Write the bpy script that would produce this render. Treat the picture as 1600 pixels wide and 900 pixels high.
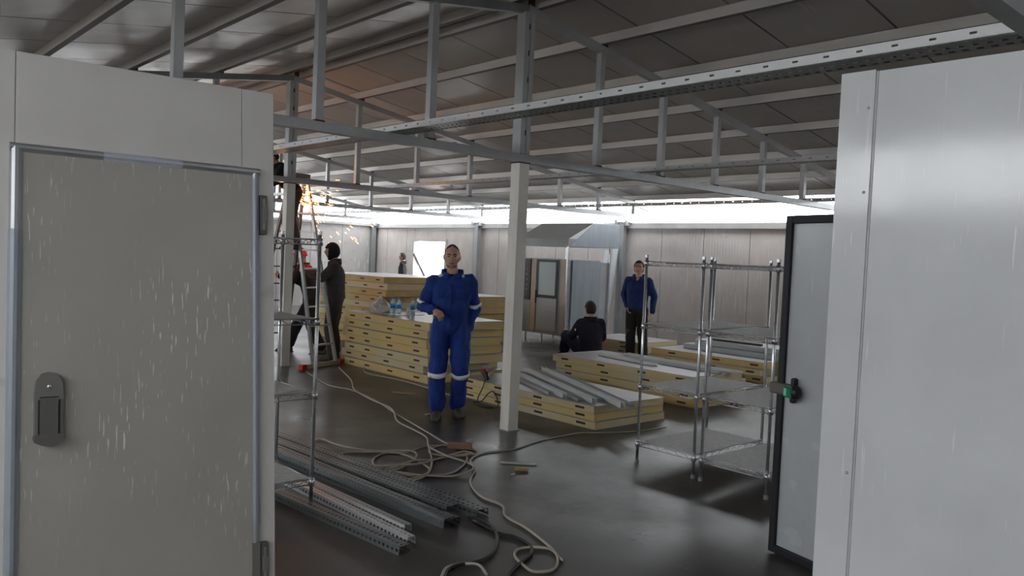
import bpy, bmesh, math, random
from mathutils import Vector, Matrix, noise
for o in list(bpy.data.objects): bpy.data.objects.remove(o)
scene = bpy.context.scene
COL = scene.collection
PI = math.pi
R = math.radians
random.seed(7)

# ---------------------------------------------------------------- camera
cam_data = bpy.data.cameras.new('camera')
cam = bpy.data.objects.new('camera', cam_data); COL.objects.link(cam)
cam_data.sensor_width = 36.0
cam_data.lens = 36.0 * 1250.0 / 1600.0
cam_data.clip_start = 0.05; cam_data.clip_end = 500
YAW, PITCH, ROLL = R(48), math.atan(47 / 1250.0), math.atan(0.044)
fwd = Vector((math.cos(YAW)*math.cos(PITCH), math.sin(YAW)*math.cos(PITCH), -math.sin(PITCH)))
r0 = Vector((math.sin(YAW), -math.cos(YAW), 0)); u0 = r0.cross(fwd)
rt = r0*math.cos(ROLL) + u0*math.sin(ROLL)
up = rt.cross(fwd)
m = Matrix((rt, up, -fwd)).transposed().to_4x4(); m.translation = Vector((0, 0, 1.6))
cam.matrix_world = m
scene.camera = cam

# ---------------------------------------------------------------- sky and exposure
w = bpy.data.worlds.new('overcast_sky'); scene.world = w; w.use_nodes = True
bg = w.node_tree.nodes['Background']
bg.inputs[0].default_value = (0.93, 0.965, 1.0, 1); bg.inputs[1].default_value = 9.0
scene.view_settings.view_transform = 'Standard'
scene.view_settings.look = 'None'
scene.view_settings.gamma = 1
scene.view_settings.use_curve_mapping = False
scene.view_settings.exposure = -0.2

# ---------------------------------------------------------------- materials
def material(name, base, rough=0.5, metal=0.0, var=None, vscale=4.0, vpos=(0.35, 0.65), stretch=(1, 1, 1),
             bump=0.0, bscale=30.0, bstretch=None, rvar=0.0, coord='Object', emit=None, estr=0, alpha=1, trans=0, detail=4):
    mt = bpy.data.materials.new(name); mt.use_nodes = True
    nt = mt.node_tree; b = nt.nodes['Principled BSDF']; N = nt.nodes; L = nt.links
    b.inputs['Base Color'].default_value = (*base, 1); b.inputs['Roughness'].default_value = rough
    b.inputs['Metallic'].default_value = metal
    if trans: b.inputs['Transmission Weight'].default_value = trans; b.inputs['IOR'].default_value = 1.3
    if alpha < 1: b.inputs['Alpha'].default_value = alpha
    if emit: b.inputs['Emission Color'].default_value = (*emit, 1); b.inputs['Emission Strength'].default_value = estr
    tc = N.new('ShaderNodeTexCoord')
    def nz(scale, st, det=detail):
        mp = N.new('ShaderNodeMapping'); mp.inputs['Scale'].default_value = st
        L.new(tc.outputs[coord], mp.inputs[0])
        n = N.new('ShaderNodeTexNoise'); n.inputs['Scale'].default_value = scale; n.inputs['Detail'].default_value = det
        L.new(mp.outputs[0], n.inputs['Vector']); return n
    if var:
        n = nz(vscale, stretch); cr = N.new('ShaderNodeValToRGB')
        cr.color_ramp.elements[0].position = vpos[0]; cr.color_ramp.elements[1].position = vpos[1]
        cr.color_ramp.elements[0].color = (*base, 1); cr.color_ramp.elements[1].color = (*var, 1)
        L.new(n.outputs['Fac'], cr.inputs[0]); L.new(cr.outputs[0], b.inputs['Base Color'])
    if rvar:
        n = nz(vscale*1.7, stretch); mr = N.new('ShaderNodeMapRange')
        mr.inputs['From Min'].default_value = 0.3; mr.inputs['From Max'].default_value = 0.7
        mr.inputs['To Min'].default_value = max(0.02, rough - rvar); mr.inputs['To Max'].default_value = rough + rvar
        L.new(n.outputs['Fac'], mr.inputs[0]); L.new(mr.outputs[0], b.inputs['Roughness'])
    if bump:
        n = nz(bscale, bstretch or stretch); bp = N.new('ShaderNodeBump')
        bp.inputs['Strength'].default_value = bump; bp.inputs['Distance'].default_value = 0.02
        L.new(n.outputs['Fac'], bp.inputs['Height']); L.new(bp.outputs[0], b.inputs['Normal'])
    return mt

def scratched(name, base, scratch, rough, st=(60, 60, 3), thr=(0.66, 0.70), ribs=None, smudge=None, bump=0.02, patch=1.3, rvar=0.05):
    """painted sheet: base colour + smudges + thin long scratches, optional fine pressed ribs across one axis"""
    mt = material(name, base, rough, var=smudge or tuple(c*0.9 for c in base), vscale=2.5, bump=bump, bscale=3.0, rvar=rvar)
    nt = mt.node_tree; N = nt.nodes; L = nt.links; b = N['Principled BSDF']
    tc = N.new('ShaderNodeTexCoord')
    mp = N.new('ShaderNodeMapping'); mp.inputs['Scale'].default_value = st; mp.inputs['Rotation'].default_value = (0, R(6), 0)
    L.new(tc.outputs['Object'], mp.inputs[0])
    n = N.new('ShaderNodeTexNoise'); n.inputs['Scale'].default_value = 1.0; n.inputs['Detail'].default_value = 1
    L.new(mp.outputs[0], n.inputs['Vector'])
    cr = N.new('ShaderNodeMapRange'); cr.inputs['From Min'].default_value = thr[0]; cr.inputs['From Max'].default_value = thr[1]
    L.new(n.outputs['Fac'], cr.inputs[0])
    n2 = N.new('ShaderNodeTexNoise'); n2.inputs['Scale'].default_value = patch; L.new(tc.outputs['Object'], n2.inputs['Vector'])
    m2 = N.new('ShaderNodeMapRange'); m2.inputs['From Min'].default_value = 0.42; m2.inputs['From Max'].default_value = 0.6
    L.new(n2.outputs['Fac'], m2.inputs[0])
    mu = N.new('ShaderNodeMath'); mu.operation = 'MULTIPLY'; L.new(cr.outputs[0], mu.inputs[0]); L.new(m2.outputs[0], mu.inputs[1])
    mx = N.new('ShaderNodeMix'); mx.data_type = 'RGBA'
    src = b.inputs['Base Color'].links[0].from_socket
    L.new(mu.outputs[0], mx.inputs[0]); L.new(src, mx.inputs[6]); mx.inputs[7].default_value = (*scratch, 1)
    L.new(mx.outputs[2], b.inputs['Base Color'])
    if ribs:
        wv = N.new('ShaderNodeTexWave'); wv.bands_direction = ribs[0]; wv.inputs['Scale'].default_value = ribs[1]
        wv.inputs['Distortion'].default_value = 0.0
        L.new(tc.outputs['Object'], wv.inputs['Vector'])
        bp = N.new('ShaderNodeBump'); bp.inputs['Strength'].default_value = ribs[2]; bp.inputs['Distance'].default_value = 0.01
        L.new(wv.outputs['Fac'], bp.inputs['Height'])
        old = b.inputs['Normal'].links[0].from_socket
        L.new(old, bp.inputs['Normal']); L.new(bp.outputs[0], b.inputs['Normal'])
    return mt

M = {}
M['floor'] = material('smooth_concrete', (0.052, 0.048, 0.044), 0.36, var=(0.086, 0.077, 0.067), vscale=0.55, bump=0.06, bscale=2.2, rvar=0.10, detail=9)
def chalk():
    nt = M['floor'].node_tree; N = nt.nodes; L = nt.links; b = N['Principled BSDF']
    tc = N.new('ShaderNodeTexCoord'); src = b.inputs['Base Color'].links[0].from_socket
    for sc, lo, hi, col, k in ((0.9, 0.50, 0.72, (0.24, 0.225, 0.21), 0.6), (7.0, 0.66, 0.72, (0.3, 0.29, 0.27), 0.45), (2.4, 0.55, 0.70, (0.025, 0.024, 0.023), 0.5)):
        n = N.new('ShaderNodeTexNoise'); n.inputs['Scale'].default_value = sc; n.inputs['Detail'].default_value = 10
        n.inputs['Roughness'].default_value = 0.65
        mp = N.new('ShaderNodeMapping'); mp.inputs['Location'].default_value = (sc*3, sc, 0); L.new(tc.outputs['Object'], mp.inputs[0])
        L.new(mp.outputs[0], n.inputs['Vector'])
        mr = N.new('ShaderNodeMapRange'); mr.inputs['From Min'].default_value = lo; mr.inputs['From Max'].default_value = hi
        mr.inputs['To Max'].default_value = k; L.new(n.outputs['Fac'], mr.inputs[0])
        mx = N.new('ShaderNodeMix'); mx.data_type = 'RGBA'; L.new(mr.outputs[0], mx.inputs[0]); L.new(src, mx.inputs[6])
        mx.inputs[7].default_value = (*col, 1); src = mx.outputs[2]
    L.new(src, b.inputs['Base Color'])
chalk()
M['ceiling'] = scratched('roof_sheet', (0.44, 0.41, 0.38), (0.66, 0.58, 0.55), 0.36, st=(2, 70, 2), thr=(0.68, 0.74), ribs=('Y', 9.0, 0.05), smudge=(0.42, 0.395, 0.365), bump=0.012)
M['wall'] = scratched('ribbed_white_wall_sheet', (0.46, 0.42, 0.395), (0.62, 0.58, 0.55), 0.17, st=(40, 40, 1.5), ribs=('Y', 5.0, 0.22), bump=0.03)
M['wall_n'] = scratched('white_wall_sheet', (0.42, 0.405, 0.39), (0.8, 0.78, 0.75), 0.3, st=(40, 40, 1.5), ribs=('X', 5.0, 0.06), bump=0.03)
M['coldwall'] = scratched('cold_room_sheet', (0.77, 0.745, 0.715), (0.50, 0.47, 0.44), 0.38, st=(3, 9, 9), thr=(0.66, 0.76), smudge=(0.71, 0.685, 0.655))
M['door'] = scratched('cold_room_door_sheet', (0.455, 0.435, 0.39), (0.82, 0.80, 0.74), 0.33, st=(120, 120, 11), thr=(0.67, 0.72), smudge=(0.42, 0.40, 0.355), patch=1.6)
M['rightwall'] = scratched('glossy_white_sheet', (0.72, 0.73, 0.735), (0.86, 0.86, 0.85), 0.12, st=(80, 80, 5), thr=(0.69, 0.75), ribs=('Y', 2.2, 0.03), bump=0.06, patch=2.0)
M['leaf'] = scratched('door_leaf_sheet', (0.56, 0.58, 0.59), (0.8, 0.8, 0.8), 0.24, st=(40, 40, 3), thr=(0.72, 0.76), bump=0.09)
M['joint'] = material('joint_sealant', (0.26, 0.25, 0.24), 0.8)
M['dark'] = material('black_plastic', (0.012, 0.012, 0.014), 0.45)
M['gasket'] = material('black_rubber', (0.012, 0.013, 0.016), 0.6)
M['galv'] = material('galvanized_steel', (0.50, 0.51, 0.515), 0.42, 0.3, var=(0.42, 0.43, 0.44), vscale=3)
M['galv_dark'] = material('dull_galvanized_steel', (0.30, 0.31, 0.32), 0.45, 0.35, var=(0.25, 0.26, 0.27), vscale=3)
M['purlin'] = material('purlin_steel', (0.78, 0.75, 0.71), 0.42, 0.15, var=(0.66, 0.63, 0.59), vscale=5, stretch=(1, 0.3, 1), rvar=0.1)
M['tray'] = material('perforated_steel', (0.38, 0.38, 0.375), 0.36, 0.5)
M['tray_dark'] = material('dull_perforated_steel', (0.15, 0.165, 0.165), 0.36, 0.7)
M['tray_lit'] = material('lit_perforated_steel', (0.82, 0.83, 0.84), 0.3, 0.7)  # paler copy; the eave gap's reflection is put into its colour
M['profile_dark'] = material('shaded_grey_profile', (0.40, 0.42, 0.42), 0.4)  # alternate profiles darker, in place of the shadow gaps between them
M['hood_top'] = material('lit_hood_top_sheet', (0.72, 0.73, 0.74), 0.5, 0.1)  # hood sheet made lighter; light from above is put into its colour
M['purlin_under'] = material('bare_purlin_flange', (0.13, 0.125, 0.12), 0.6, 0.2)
M['rust'] = material('rusty_weld', (0.10, 0.05, 0.03), 0.85)
M['post_white'] = material('cream_post_paint', (0.78, 0.75, 0.68), 0.45, var=(0.70, 0.67, 0.60), vscale=3, stretch=(4, 4, 0.6))
M['alu'] = material('brushed_aluminium', (0.40, 0.41, 0.42), 0.36, 0.55)
M['film'] = material('bluish_protective_film', (0.36, 0.39, 0.44), 0.5, 0.2, bump=0.1, bscale=60)
M['film_light'] = material('pale_protective_film', (0.52, 0.55, 0.62), 0.5)
M['handle'] = material('grey_handle_plastic', (0.19, 0.183, 0.165), 0.5)
M['handle_dark'] = material('dark_handle_plastic', (0.125, 0.12, 0.11), 0.5)
M['green'] = material('green_release_knob', (0.0, 0.22, 0.11), 0.3)
M['green_light'] = material('pale_green_marker', (0.25, 0.75, 0.50), 0.35)
M['chrome'] = material('chrome_wire', (0.62, 0.63, 0.65), 0.26, 0.75)
M['liner'] = material('white_shelf_liner', (0.50, 0.49, 0.48), 0.6, var=(0.40, 0.39, 0.38), vscale=30, bump=0.3, bscale=60)
M['foam'] = material('yellow_polyurethane_foam', (0.64, 0.46, 0.17), 0.85, var=(0.54, 0.44, 0.24), vscale=1.7, stretch=(1, 1, 3), bump=0.15, bscale=40)
M['foam_pale'] = material('pale_taped_foam_edge', (0.56, 0.49, 0.32), 0.7, var=(0.60, 0.46, 0.20), vscale=1.3, bump=0.1, bscale=30)
M['foam_old'] = material('aged_foam_edge', (0.46, 0.32, 0.12), 0.85, var=(0.58, 0.42, 0.18), vscale=3, bump=0.2, bscale=40)
M['skin_sheet'] = material('panel_face_sheet', (0.36, 0.35, 0.34), 0.35, var=(0.30, 0.29, 0.28), vscale=2)
M['slot'] = material('cam_lock_recess', (0.035, 0.025, 0.018), 0.7)
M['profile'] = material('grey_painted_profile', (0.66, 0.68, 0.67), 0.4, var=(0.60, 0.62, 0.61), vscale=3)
M['slab'] = material('pale_grey_slab', (0.46, 0.50, 0.52), 0.5, var=(0.40, 0.43, 0.45), vscale=2)
M['steel'] = material('stainless_steel', (0.42, 0.44, 0.46), 0.4, 0.25, bump=0.02, bscale=20, bstretch=(1, 1, 20))
M['steel_blue'] = material('filmed_stainless_steel', (0.30, 0.335, 0.37), 0.42, 0.3, var=(0.26, 0.29, 0.32), vscale=3, stretch=(4, 4, 0.4))
M['hood'] = material('hood_sheet_metal', (0.33, 0.34, 0.35), 0.5, 0.2, var=(0.29, 0.30, 0.31), vscale=2)
M['wood_trim'] = material('beige_wooden_trim', (0.44, 0.35, 0.27), 0.5)
M['glass'] = material('window_glass', (0.70, 0.80, 0.80), 0.08, trans=0.25)
M['blue'] = material('blue_work_cloth', (0.008, 0.032, 0.19), 0.85, var=(0.011, 0.042, 0.25), vscale=6, bump=0.5, bscale=14)
M['blue_dark'] = material('darker_blue_jacket_cloth', (0.007, 0.022, 0.105), 0.85, var=(0.010, 0.028, 0.14), vscale=6, bump=0.5, bscale=14)
M['reflect'] = material('silver_reflective_tape', (0.82, 0.85, 0.82), 0.35)
M['tape'] = material('silver_shoulder_tape', (0.55, 0.60, 0.60), 0.35)
M['skin'] = material('tanned_skin', (0.56, 0.33, 0.25), 0.55, var=(0.50, 0.27, 0.20), vscale=12)
M['skin_stubble'] = material('stubble', (0.17, 0.10, 0.08), 0.7)
M['hair'] = material('short_dark_hair', (0.022, 0.016, 0.013), 0.75, bump=0.6, bscale=90)
M['lips'] = material('lips', (0.26, 0.10, 0.08), 0.5)
M['eye'] = material('dark_eye', (0.02, 0.014, 0.012), 0.3)
M['boot'] = material('dusty_boot_leather', (0.055, 0.05, 0.042), 0.7, var=(0.09, 0.08, 0.066), vscale=12)
M['sole'] = material('boot_sole', (0.02, 0.02, 0.018), 0.8)
M['black_cloth'] = material('black_cloth', (0.012, 0.012, 0.015), 0.9, bump=0.4, bscale=14)
M['navy_cloth'] = material('black_navy_sweater', (0.014, 0.015, 0.026), 0.95, bump=0.5, bscale=20)
M['jean'] = material('dark_jean', (0.012, 0.022, 0.05), 0.9)
M['grey_cloth'] = material('charcoal_work_cloth', (0.055, 0.050, 0.048), 0.9, var=(0.04, 0.037, 0.036), vscale=6, bump=0.5, bscale=14)
M['brown_cloth'] = material('brown_work_trousers', (0.075, 0.042, 0.032), 0.9, bump=0.4, bscale=14)
M['cream_cloth'] = material('cream_cloth', (0.55, 0.52, 0.46), 0.9)
M['green_black'] = material('dark_trousers_cloth', (0.018, 0.020, 0.018), 0.9, bump=0.4, bscale=14)
M['paint_spot'] = material('tan_work_patch', (0.10, 0.07, 0.04), 0.9)
M['red'] = material('red_rubber', (0.55, 0.012, 0.02), 0.5)
M['ladder'] = material('ladder_aluminium', (0.50, 0.51, 0.52), 0.35, 0.7)
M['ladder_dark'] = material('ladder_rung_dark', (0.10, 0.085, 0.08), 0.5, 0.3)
M['beige_bar'] = material('beige_stabilizer_bar', (0.52, 0.47, 0.36), 0.45)
M['cable'] = material('cream_rubber_cable', (0.40, 0.36, 0.29), 0.55)
M['black_cable'] = material('black_rubber_cable', (0.010, 0.010, 0.012), 0.5)
M['card'] = material('brown_cardboard', (0.30, 0.17, 0.10), 0.85)
M['wood'] = material('raw_wood', (0.42, 0.29, 0.16), 0.7, var=(0.34, 0.22, 0.12), vscale=8, stretch=(1, 8, 8))
M['white_bit'] = material('white_scrap', (0.55, 0.54, 0.52), 0.7)
M['bottle'] = material('clear_bottle_plastic', (0.62, 0.78, 0.86), 0.08, trans=0.75)
M['label'] = material('blue_bottle_label', (0.02, 0.22, 0.55), 0.4)
M['cap'] = material('blue_bottle_cap', (0.03, 0.25, 0.60), 0.4)
M['bag'] = material('translucent_plastic_bag', (0.52, 0.50, 0.44), 0.3, trans=0.25, bump=0.5, bscale=25)
M['spark'] = material('glowing_sparks', (1, 0.4, 0.1), 0.5, emit=(1.0, 0.38, 0.10), estr=14)
M['ground'] = material('bright_yard_ground', (0.62, 0.60, 0.57), 0.9)
M['slab_dark'] = material('slate_coloured_sheet', (0.10, 0.125, 0.16), 0.5)

# ---------------------------------------------------------------- mesh helpers
class MB:
    def __init__(self): self.bm = bmesh.new()
    def poly(self, pts):
        vs = [self.bm.verts.new(p) for p in pts]; return self.bm.faces.new(vs)
    def hexa(self, c):      # 8 corners: bottom 4 ccw, top 4 ccw
        v = [self.bm.verts.new(p) for p in c]
        for f in ((3,2,1,0),(4,5,6,7),(0,1,5,4),(1,2,6,5),(2,3,7,6),(3,0,4,7)): self.bm.faces.new([v[i] for i in f])
        return self
    def box(self, x0, x1, y0, y1, z0, z1, bev=0.0):
        if bev:
            t = bmesh.new(); bmesh.ops.create_cube(t, size=1)
            for v in t.verts: v.co = Vector(((x0+x1)/2+v.co.x*(x1-x0), (y0+y1)/2+v.co.y*(y1-y0), (z0+z1)/2+v.co.z*(z1-z0)))
            bmesh.ops.bevel(t, geom=t.edges[:], offset=bev, segments=2, affect='EDGES', profile=0.5)
            self.merge(t); return self
        return self.hexa([(x0,y0,z0),(x1,y0,z0),(x1,y1,z0),(x0,y1,z0),(x0,y0,z1),(x1,y0,z1),(x1,y1,z1),(x0,y1,z1)])
    def merge(self, t):
        mp = {v: self.bm.verts.new(v.co) for v in t.verts}
        for f in t.faces:
            try: self.bm.faces.new([mp[v] for v in f.verts])
            except ValueError: pass
        t.free()
    def beam(self, a, b, w, h, upv=(0, 0, 1)):
        a, b = Vector(a), Vector(b); d = (b-a).normalized(); s = d.cross(Vector(upv)).normalized(); u = s.cross(d)
        s = s*w/2; u = u*h/2
        return self.hexa([a-s-u, a+s-u, b+s-u, b-s-u, a-s+u, a+s+u, b+s+u, b-s+u])
    def tube(self, pts, r, n=8, cap=True):
        pts = [Vector(p) for p in pts]; rings = []
        prev = None
        for i, p in enumerate(pts):
            d = (pts[min(i+1, len(pts)-1)] - pts[max(i-1, 0)]).normalized()
            if prev is None: s = d.orthogonal().normalized()
            else: s = (prev - d*prev.dot(d)).normalized()
            prev = s; t = d.cross(s); rr = r[i] if isinstance(r, (list, tuple)) else r
            rings.append([self.bm.verts.new(p + (s*math.cos(2*PI*k/n) + t*math.sin(2*PI*k/n))*rr) for k in range(n)])
        for a, b in zip(rings, rings[1:]):
            for k in range(n): self.bm.faces.new((a[k], a[(k+1) % n], b[(k+1) % n], b[k]))
        if cap and n > 2: self.bm.faces.new(rings[0][::-1]); self.bm.faces.new(rings[-1])
        return self
    def loft(self, secs, n=16):
        """closed loft of ellipses: (centre, rx, ry, axis_x, axis_y)"""
        rings = []
        for c, rx, ry, ax, ay in secs:
            c, ax, ay = Vector(c), Vector(ax), Vector(ay)
            rings.append([self.bm.verts.new(c + ax*(rx*math.cos(2*PI*k/n)) + ay*(ry*math.sin(2*PI*k/n))) for k in range(n)])
        for a, b in zip(rings, rings[1:]):
            for k in range(n): self.bm.faces.new((a[k], a[(k+1) % n], b[(k+1) % n], b[k]))
        self.bm.faces.new(rings[0][::-1]); self.bm.faces.new(rings[-1]); return self
    def limb(self, pts, rs, flat=1.0, n=14, sub=4):
        """rounded tapering limb through joints"""
        P = [Vector(p) for p in pts]; Q = []; RR = []
        for i in range(len(P)-1):
            for k in range(sub):
                t = k/sub; Q.append(P[i].lerp(P[i+1], t)); RR.append(rs[i]+(rs[i+1]-rs[i])*t)
        Q.append(P[-1]); RR.append(rs[-1])
        d0 = (Q[0]-Q[1]).normalized(); d1 = (Q[-1]-Q[-2]).normalized()
        pre = [(Q[0]+d0*RR[0]*f, RR[0]*g) for f, g in ((0.92, 0.35), (0.7, 0.7))]
        post = [(Q[-1]+d1*RR[-1]*f, RR[-1]*g) for f, g in ((0.7, 0.7), (0.92, 0.35))]
        pts2 = [p for p, _ in pre]+Q+[p for p, _ in post]; rs2 = [r for _, r in pre]+RR+[r for _, r in post]
        return self.tube(pts2, rs2, n)
    def ball(self, c, r, sx=1, sy=1, sz=1, n=16, mat=None):
        t = bmesh.new(); bmesh.ops.create_uvsphere(t, u_segments=n, v_segments=max(6, n//2), radius=r)
        for v in t.verts:
            q = Vector((v.co.x*sx, v.co.y*sy, v.co.z*sz))
            if mat: q = mat @ q
            v.co = q + Vector(c)
        self.merge(t); return self

def mworld(o):
    mt = o.matrix_basis.copy(); p = o.parent
    while p: mt = p.matrix_basis @ mt; p = p.parent
    return mt

def obj(name, mb, mat, parent=None, smooth=False, local=False, data=None):
    """one mesh object; mesh given in world space unless local=True"""
    if data is None:
        me = bpy.data.meshes.new(name); bm = mb.bm
        bmesh.ops.recalc_face_normals(bm, faces=bm.faces[:]); bm.to_mesh(me); bm.free()
        if mat: me.materials.append(mat)
        if smooth:
            for p in me.polygons: p.use_smooth = True
    else: me = data
    o = bpy.data.objects.new(name, me); COL.objects.link(o)
    if parent:
        o.parent = parent
        if not local: me.transform(mworld(parent).inverted())
    elif not local:
        vs = me.vertices
        xs = [v.co.x for v in vs]; ys = [v.co.y for v in vs]; zs = [v.co.z for v in vs]
        c = Vector(((min(xs)+max(xs))/2, (min(ys)+max(ys))/2, min(zs)))
        me.transform(Matrix.Translation(-c)); o.location = c
    return o

def thing(name, label, cat, loc=(0, 0, 0), rotz=0.0, group=None, mat=None):
    o = bpy.data.objects.new(name, None); COL.objects.link(o); o.empty_display_size = 0.2
    if mat is not None: o.matrix_basis = mat
    else: o.location = loc; o.rotation_euler = (0, 0, rotz)
    if mat is None: o.matrix_basis = Matrix.Translation(Vector(loc)) @ Matrix.Rotation(rotz, 4, 'Z')
    return tag(o, label, cat, group)
def tag(o, label, cat, group=None):
    o['label'] = label; o['category'] = cat
    if group: o['group'] = group
    return o
def struct(o): o['kind'] = 'structure'; return o
def sroot(name, loc=(0, 0, 0)):
    o = bpy.data.objects.new(name, None); COL.objects.link(o); o.location = loc; return struct(o)
def kids(o): return [c for c in COL.objects if c.parent == o]
KIDS = {}
def copy_tree(o, children, parent=None):
    c = o.copy(); COL.objects.link(c); c.parent = parent
    for ch, sub in children: copy_tree(ch, sub, c)
    return c
ORD = ['bottom', 'second', 'third', 'fourth', 'fifth', 'sixth', 'seventh', 'eighth', 'ninth', 'tenth', 'eleventh', 'twelfth']

def spline(pts, k=6):
    P = [Vector(p) for p in pts]; P = [P[0]*2-P[1]]+P+[P[-1]*2-P[-2]]; out = []
    for i in range(1, len(P)-2):
        for j in range(k):
            t = j/k; a, b, c, d = P[i-1], P[i], P[i+1], P[i+2]
            out.append(0.5*((2*b)+(c-a)*t+(2*a-5*b+4*c-d)*t*t+(3*b-a-3*c+d)*t**3))
    out.append(P[-2]); return out

def remesh(mb, voxel, ripple=0.0, rs=7.0, smooth_it=2, seed=0.0, zcomp=1.0):
    """fuse closed overlapping shells into one continuous surface"""
    me = bpy.data.meshes.new('tmp'); bmesh.ops.recalc_face_normals(mb.bm, faces=mb.bm.faces[:])
    mb.bm.to_mesh(me); mb.bm.free()
    o = bpy.data.objects.new('tmp', me); COL.objects.link(o)
    md = o.modifiers.new('r', 'REMESH'); md.mode = 'VOXEL'; md.voxel_size = voxel; md.adaptivity = 0
    if smooth_it:
        ms = o.modifiers.new('s', 'SMOOTH'); ms.iterations = smooth_it; ms.factor = 0.5
    dg = bpy.context.evaluated_depsgraph_get()
    out = bpy.data.meshes.new_from_object(o.evaluated_get(dg))
    bpy.data.objects.remove(o)
    if ripple:
        nrm = [v.normal.copy() for v in out.vertices]
        for v, vn in zip(out.vertices, nrm):
            p = Vector((v.co.x, v.co.y, v.co.z*zcomp))*rs + Vector((seed, seed, seed))
            v.co += vn*(noise.noise(p)*ripple + noise.noise(p*2.3)*ripple*0.5)
    bm = bmesh.new(); bm.from_mesh(out); r = MB(); r.bm.free(); r.bm = bm
    bpy.data.meshes.remove(out)
    return r
# ================================================================ BIG STRUCTURE
RX = 4.96; SL = 0.155; ROOF0 = 4.01
def zroof(x): return ROOF0 - SL*abs(x-RX)
WT = 2.42                                            # top of the outer walls
ground = obj('ground', MB().box(-40, 70, -40, 80, -0.30, -0.12), M['ground']); struct(ground)
fl = obj('floor', MB().box(-3.1, 13.1, -6.0, 20.8, -0.12, 0.0), M['floor']); struct(fl)
FL_END_X = (-2.5, 12.4); RY0, RY1 = -6.0, 19.5
ceil_root = sroot('ceiling', (RX, RY0, 0))
y = RY0
while y < RY1-0.01:
    for xa, xb in ((FL_END_X[0], RX), (RX, FL_END_X[1])):
        b = MB(); g = 0.02; ya, yb = y+g/2, y+1-g/2
        b.hexa([(xa, ya, zroof(xa)), (xb, ya, zroof(xb)), (xb, yb, zroof(xb)), (xa, yb, zroof(xa)),
                (xa, ya, zroof(xa)+.05), (xb, ya, zroof(xb)+.05), (xb, yb, zroof(xb)+.05), (xa, yb, zroof(xa)+.05)])
        obj('roof_panel', b, M['ceiling'], ceil_root)
    y += 1.0
b = MB()
for xa, xb in ((FL_END_X[0], RX), (RX, FL_END_X[1])):
    b.hexa([(xa, RY0, zroof(xa)+.03), (xb, RY0, zroof(xb)+.03), (xb, RY1, zroof(xb)+.03), (xa, RY1, zroof(xa)+.03),
            (xa, RY0, zroof(xa)+.06), (xb, RY0, zroof(xb)+.06), (xb, RY1, zroof(xb)+.06), (xa, RY1, zroof(xa)+.06)])
obj('roof_backing', b, M['joint'], ceil_root)

def wall(name, axis, pos, thick, edges, mat, ztop=WT, openings=()):
    r = sroot(name, (pos, edges[0], 0) if axis == 'X' else (edges[0], pos, 0))
    for a, c in zip(edges, edges[1:]):
        z0 = 0.0
        for o0, o1, oz in openings:
            if a >= o0-1e-3 and c <= o1+1e-3: z0 = oz
        if z0 >= ztop: continue
        g = 0.006; a2, c2 = a+g, c-g
        bb = (pos, pos+thick, a2, c2) if axis == 'X' else (a2, c2, pos, pos+thick)
        obj('wall_panel', MB().box(*bb, z0, ztop), mat, r)
    s = thick*0.3; 
    bk = MB()
    segs = []; a = edges[0]
    for o0, o1, oz in sorted(openings):
        segs.append((a, o0, 0)); segs.append((o0, o1, oz)); a = o1
    segs.append((a, edges[-1], 0))
    for a, c, z0 in segs:
        if c-a < .01 or z0 >= ztop: continue
        e = 0.012
        bb = (pos+thick*.35, pos+thick*.65, a+e, c-e) if axis == 'X' else (a+e, c-e, pos+thick*.35, pos+thick*.65)
        bk.box(*bb, z0+e, ztop-e)
    obj('panel_core', bk, M['joint'], r)
    return r
def steps(a, b, cuts=(), st=1.0):
    e = [a]; x = a
    while x+st < b-0.3: x += st; e.append(round(x, 3))
    e.append(b); e = [v for v in e if all(abs(v-c) > .25 for c in cuts)]+list(cuts)
    return sorted(e)
wall('wall_back', 'X', 13.0, 0.1, steps(-6.0, 20.7, (17.16, 18.61)), M['wall'], openings=[(17.16, 18.61, 1.96)])
wall('wall_left', 'Y', 20.7, 0.1, steps(-3.1, 13.1), M['wall_n'])
wr = sroot('wall_right', (-3.1, -6.1, 0)); e_ = sorted(steps(-3.1, 13.1)+[RX])
for a, c in zip(e_, e_[1:]):
    if c-a < .02: continue
    za, zc = min(zroof(a)-.01, zroof(max(a, -2.5)), 3.50), min(zroof(c)-.01, zroof(min(c, 12.4)), 3.50)  # unseen gable wall; its top is left open to brighten the cold-room wall
    obj('wall_panel', MB().hexa([(a+.003, -6.1, 0), (c-.003, -6.1, 0), (c-.003, -6.0, 0), (a+.003, -6.0, 0), (a+.003, -6.1, za), (c-.003, -6.1, zc), (c-.003, -6.005, zc), (a+.003, -6.005, za)]), M['wall_n'], wr)
wall('wall_front', 'X', -3.1, 0.1, steps(-6.0, 20.7), M['wall'], ztop=2.28)
# door opening in the back wall: reveal frame
b = MB(); b.box(12.97, 13.12, 17.10, 17.17, 0, 2.02); b.box(12.97, 13.12, 18.60, 18.67, 0, 2.02); b.box(12.97, 13.12, 17.17, 18.60, 1.95, 2.02)
struct(obj('door_1', b, M['wall']))
# top rail and cover columns
struct(obj('trim_1', MB().box(12.93, 13.06, -6, 20.66, WT-0.10, WT+0.01), M['skin_sheet']))
struct(obj('trim_2', MB().box(-3.0, 12.93, 20.62, 20.70, WT-0.06, WT+0.01), M['skin_sheet']))
for i, yy in enumerate((20.58, 15.72, 10.94, 6.35, 1.75)):
    b = MB(); b.box(12.84, 12.93, yy-0.07, yy+0.07, 0, WT); b.box(12.80, 12.99, yy-0.17, yy-0.12, WT-.05, WT+.06); b.box(12.80, 12.99, yy+0.10, yy+0.16, WT-.03, WT+.07)
    b.box(12.86, 12.98, yy-.2, yy+.2, WT+.01, WT+.03)
    struct(obj('trim_%d' % (3+i), b, M['galv_dark']))

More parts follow.
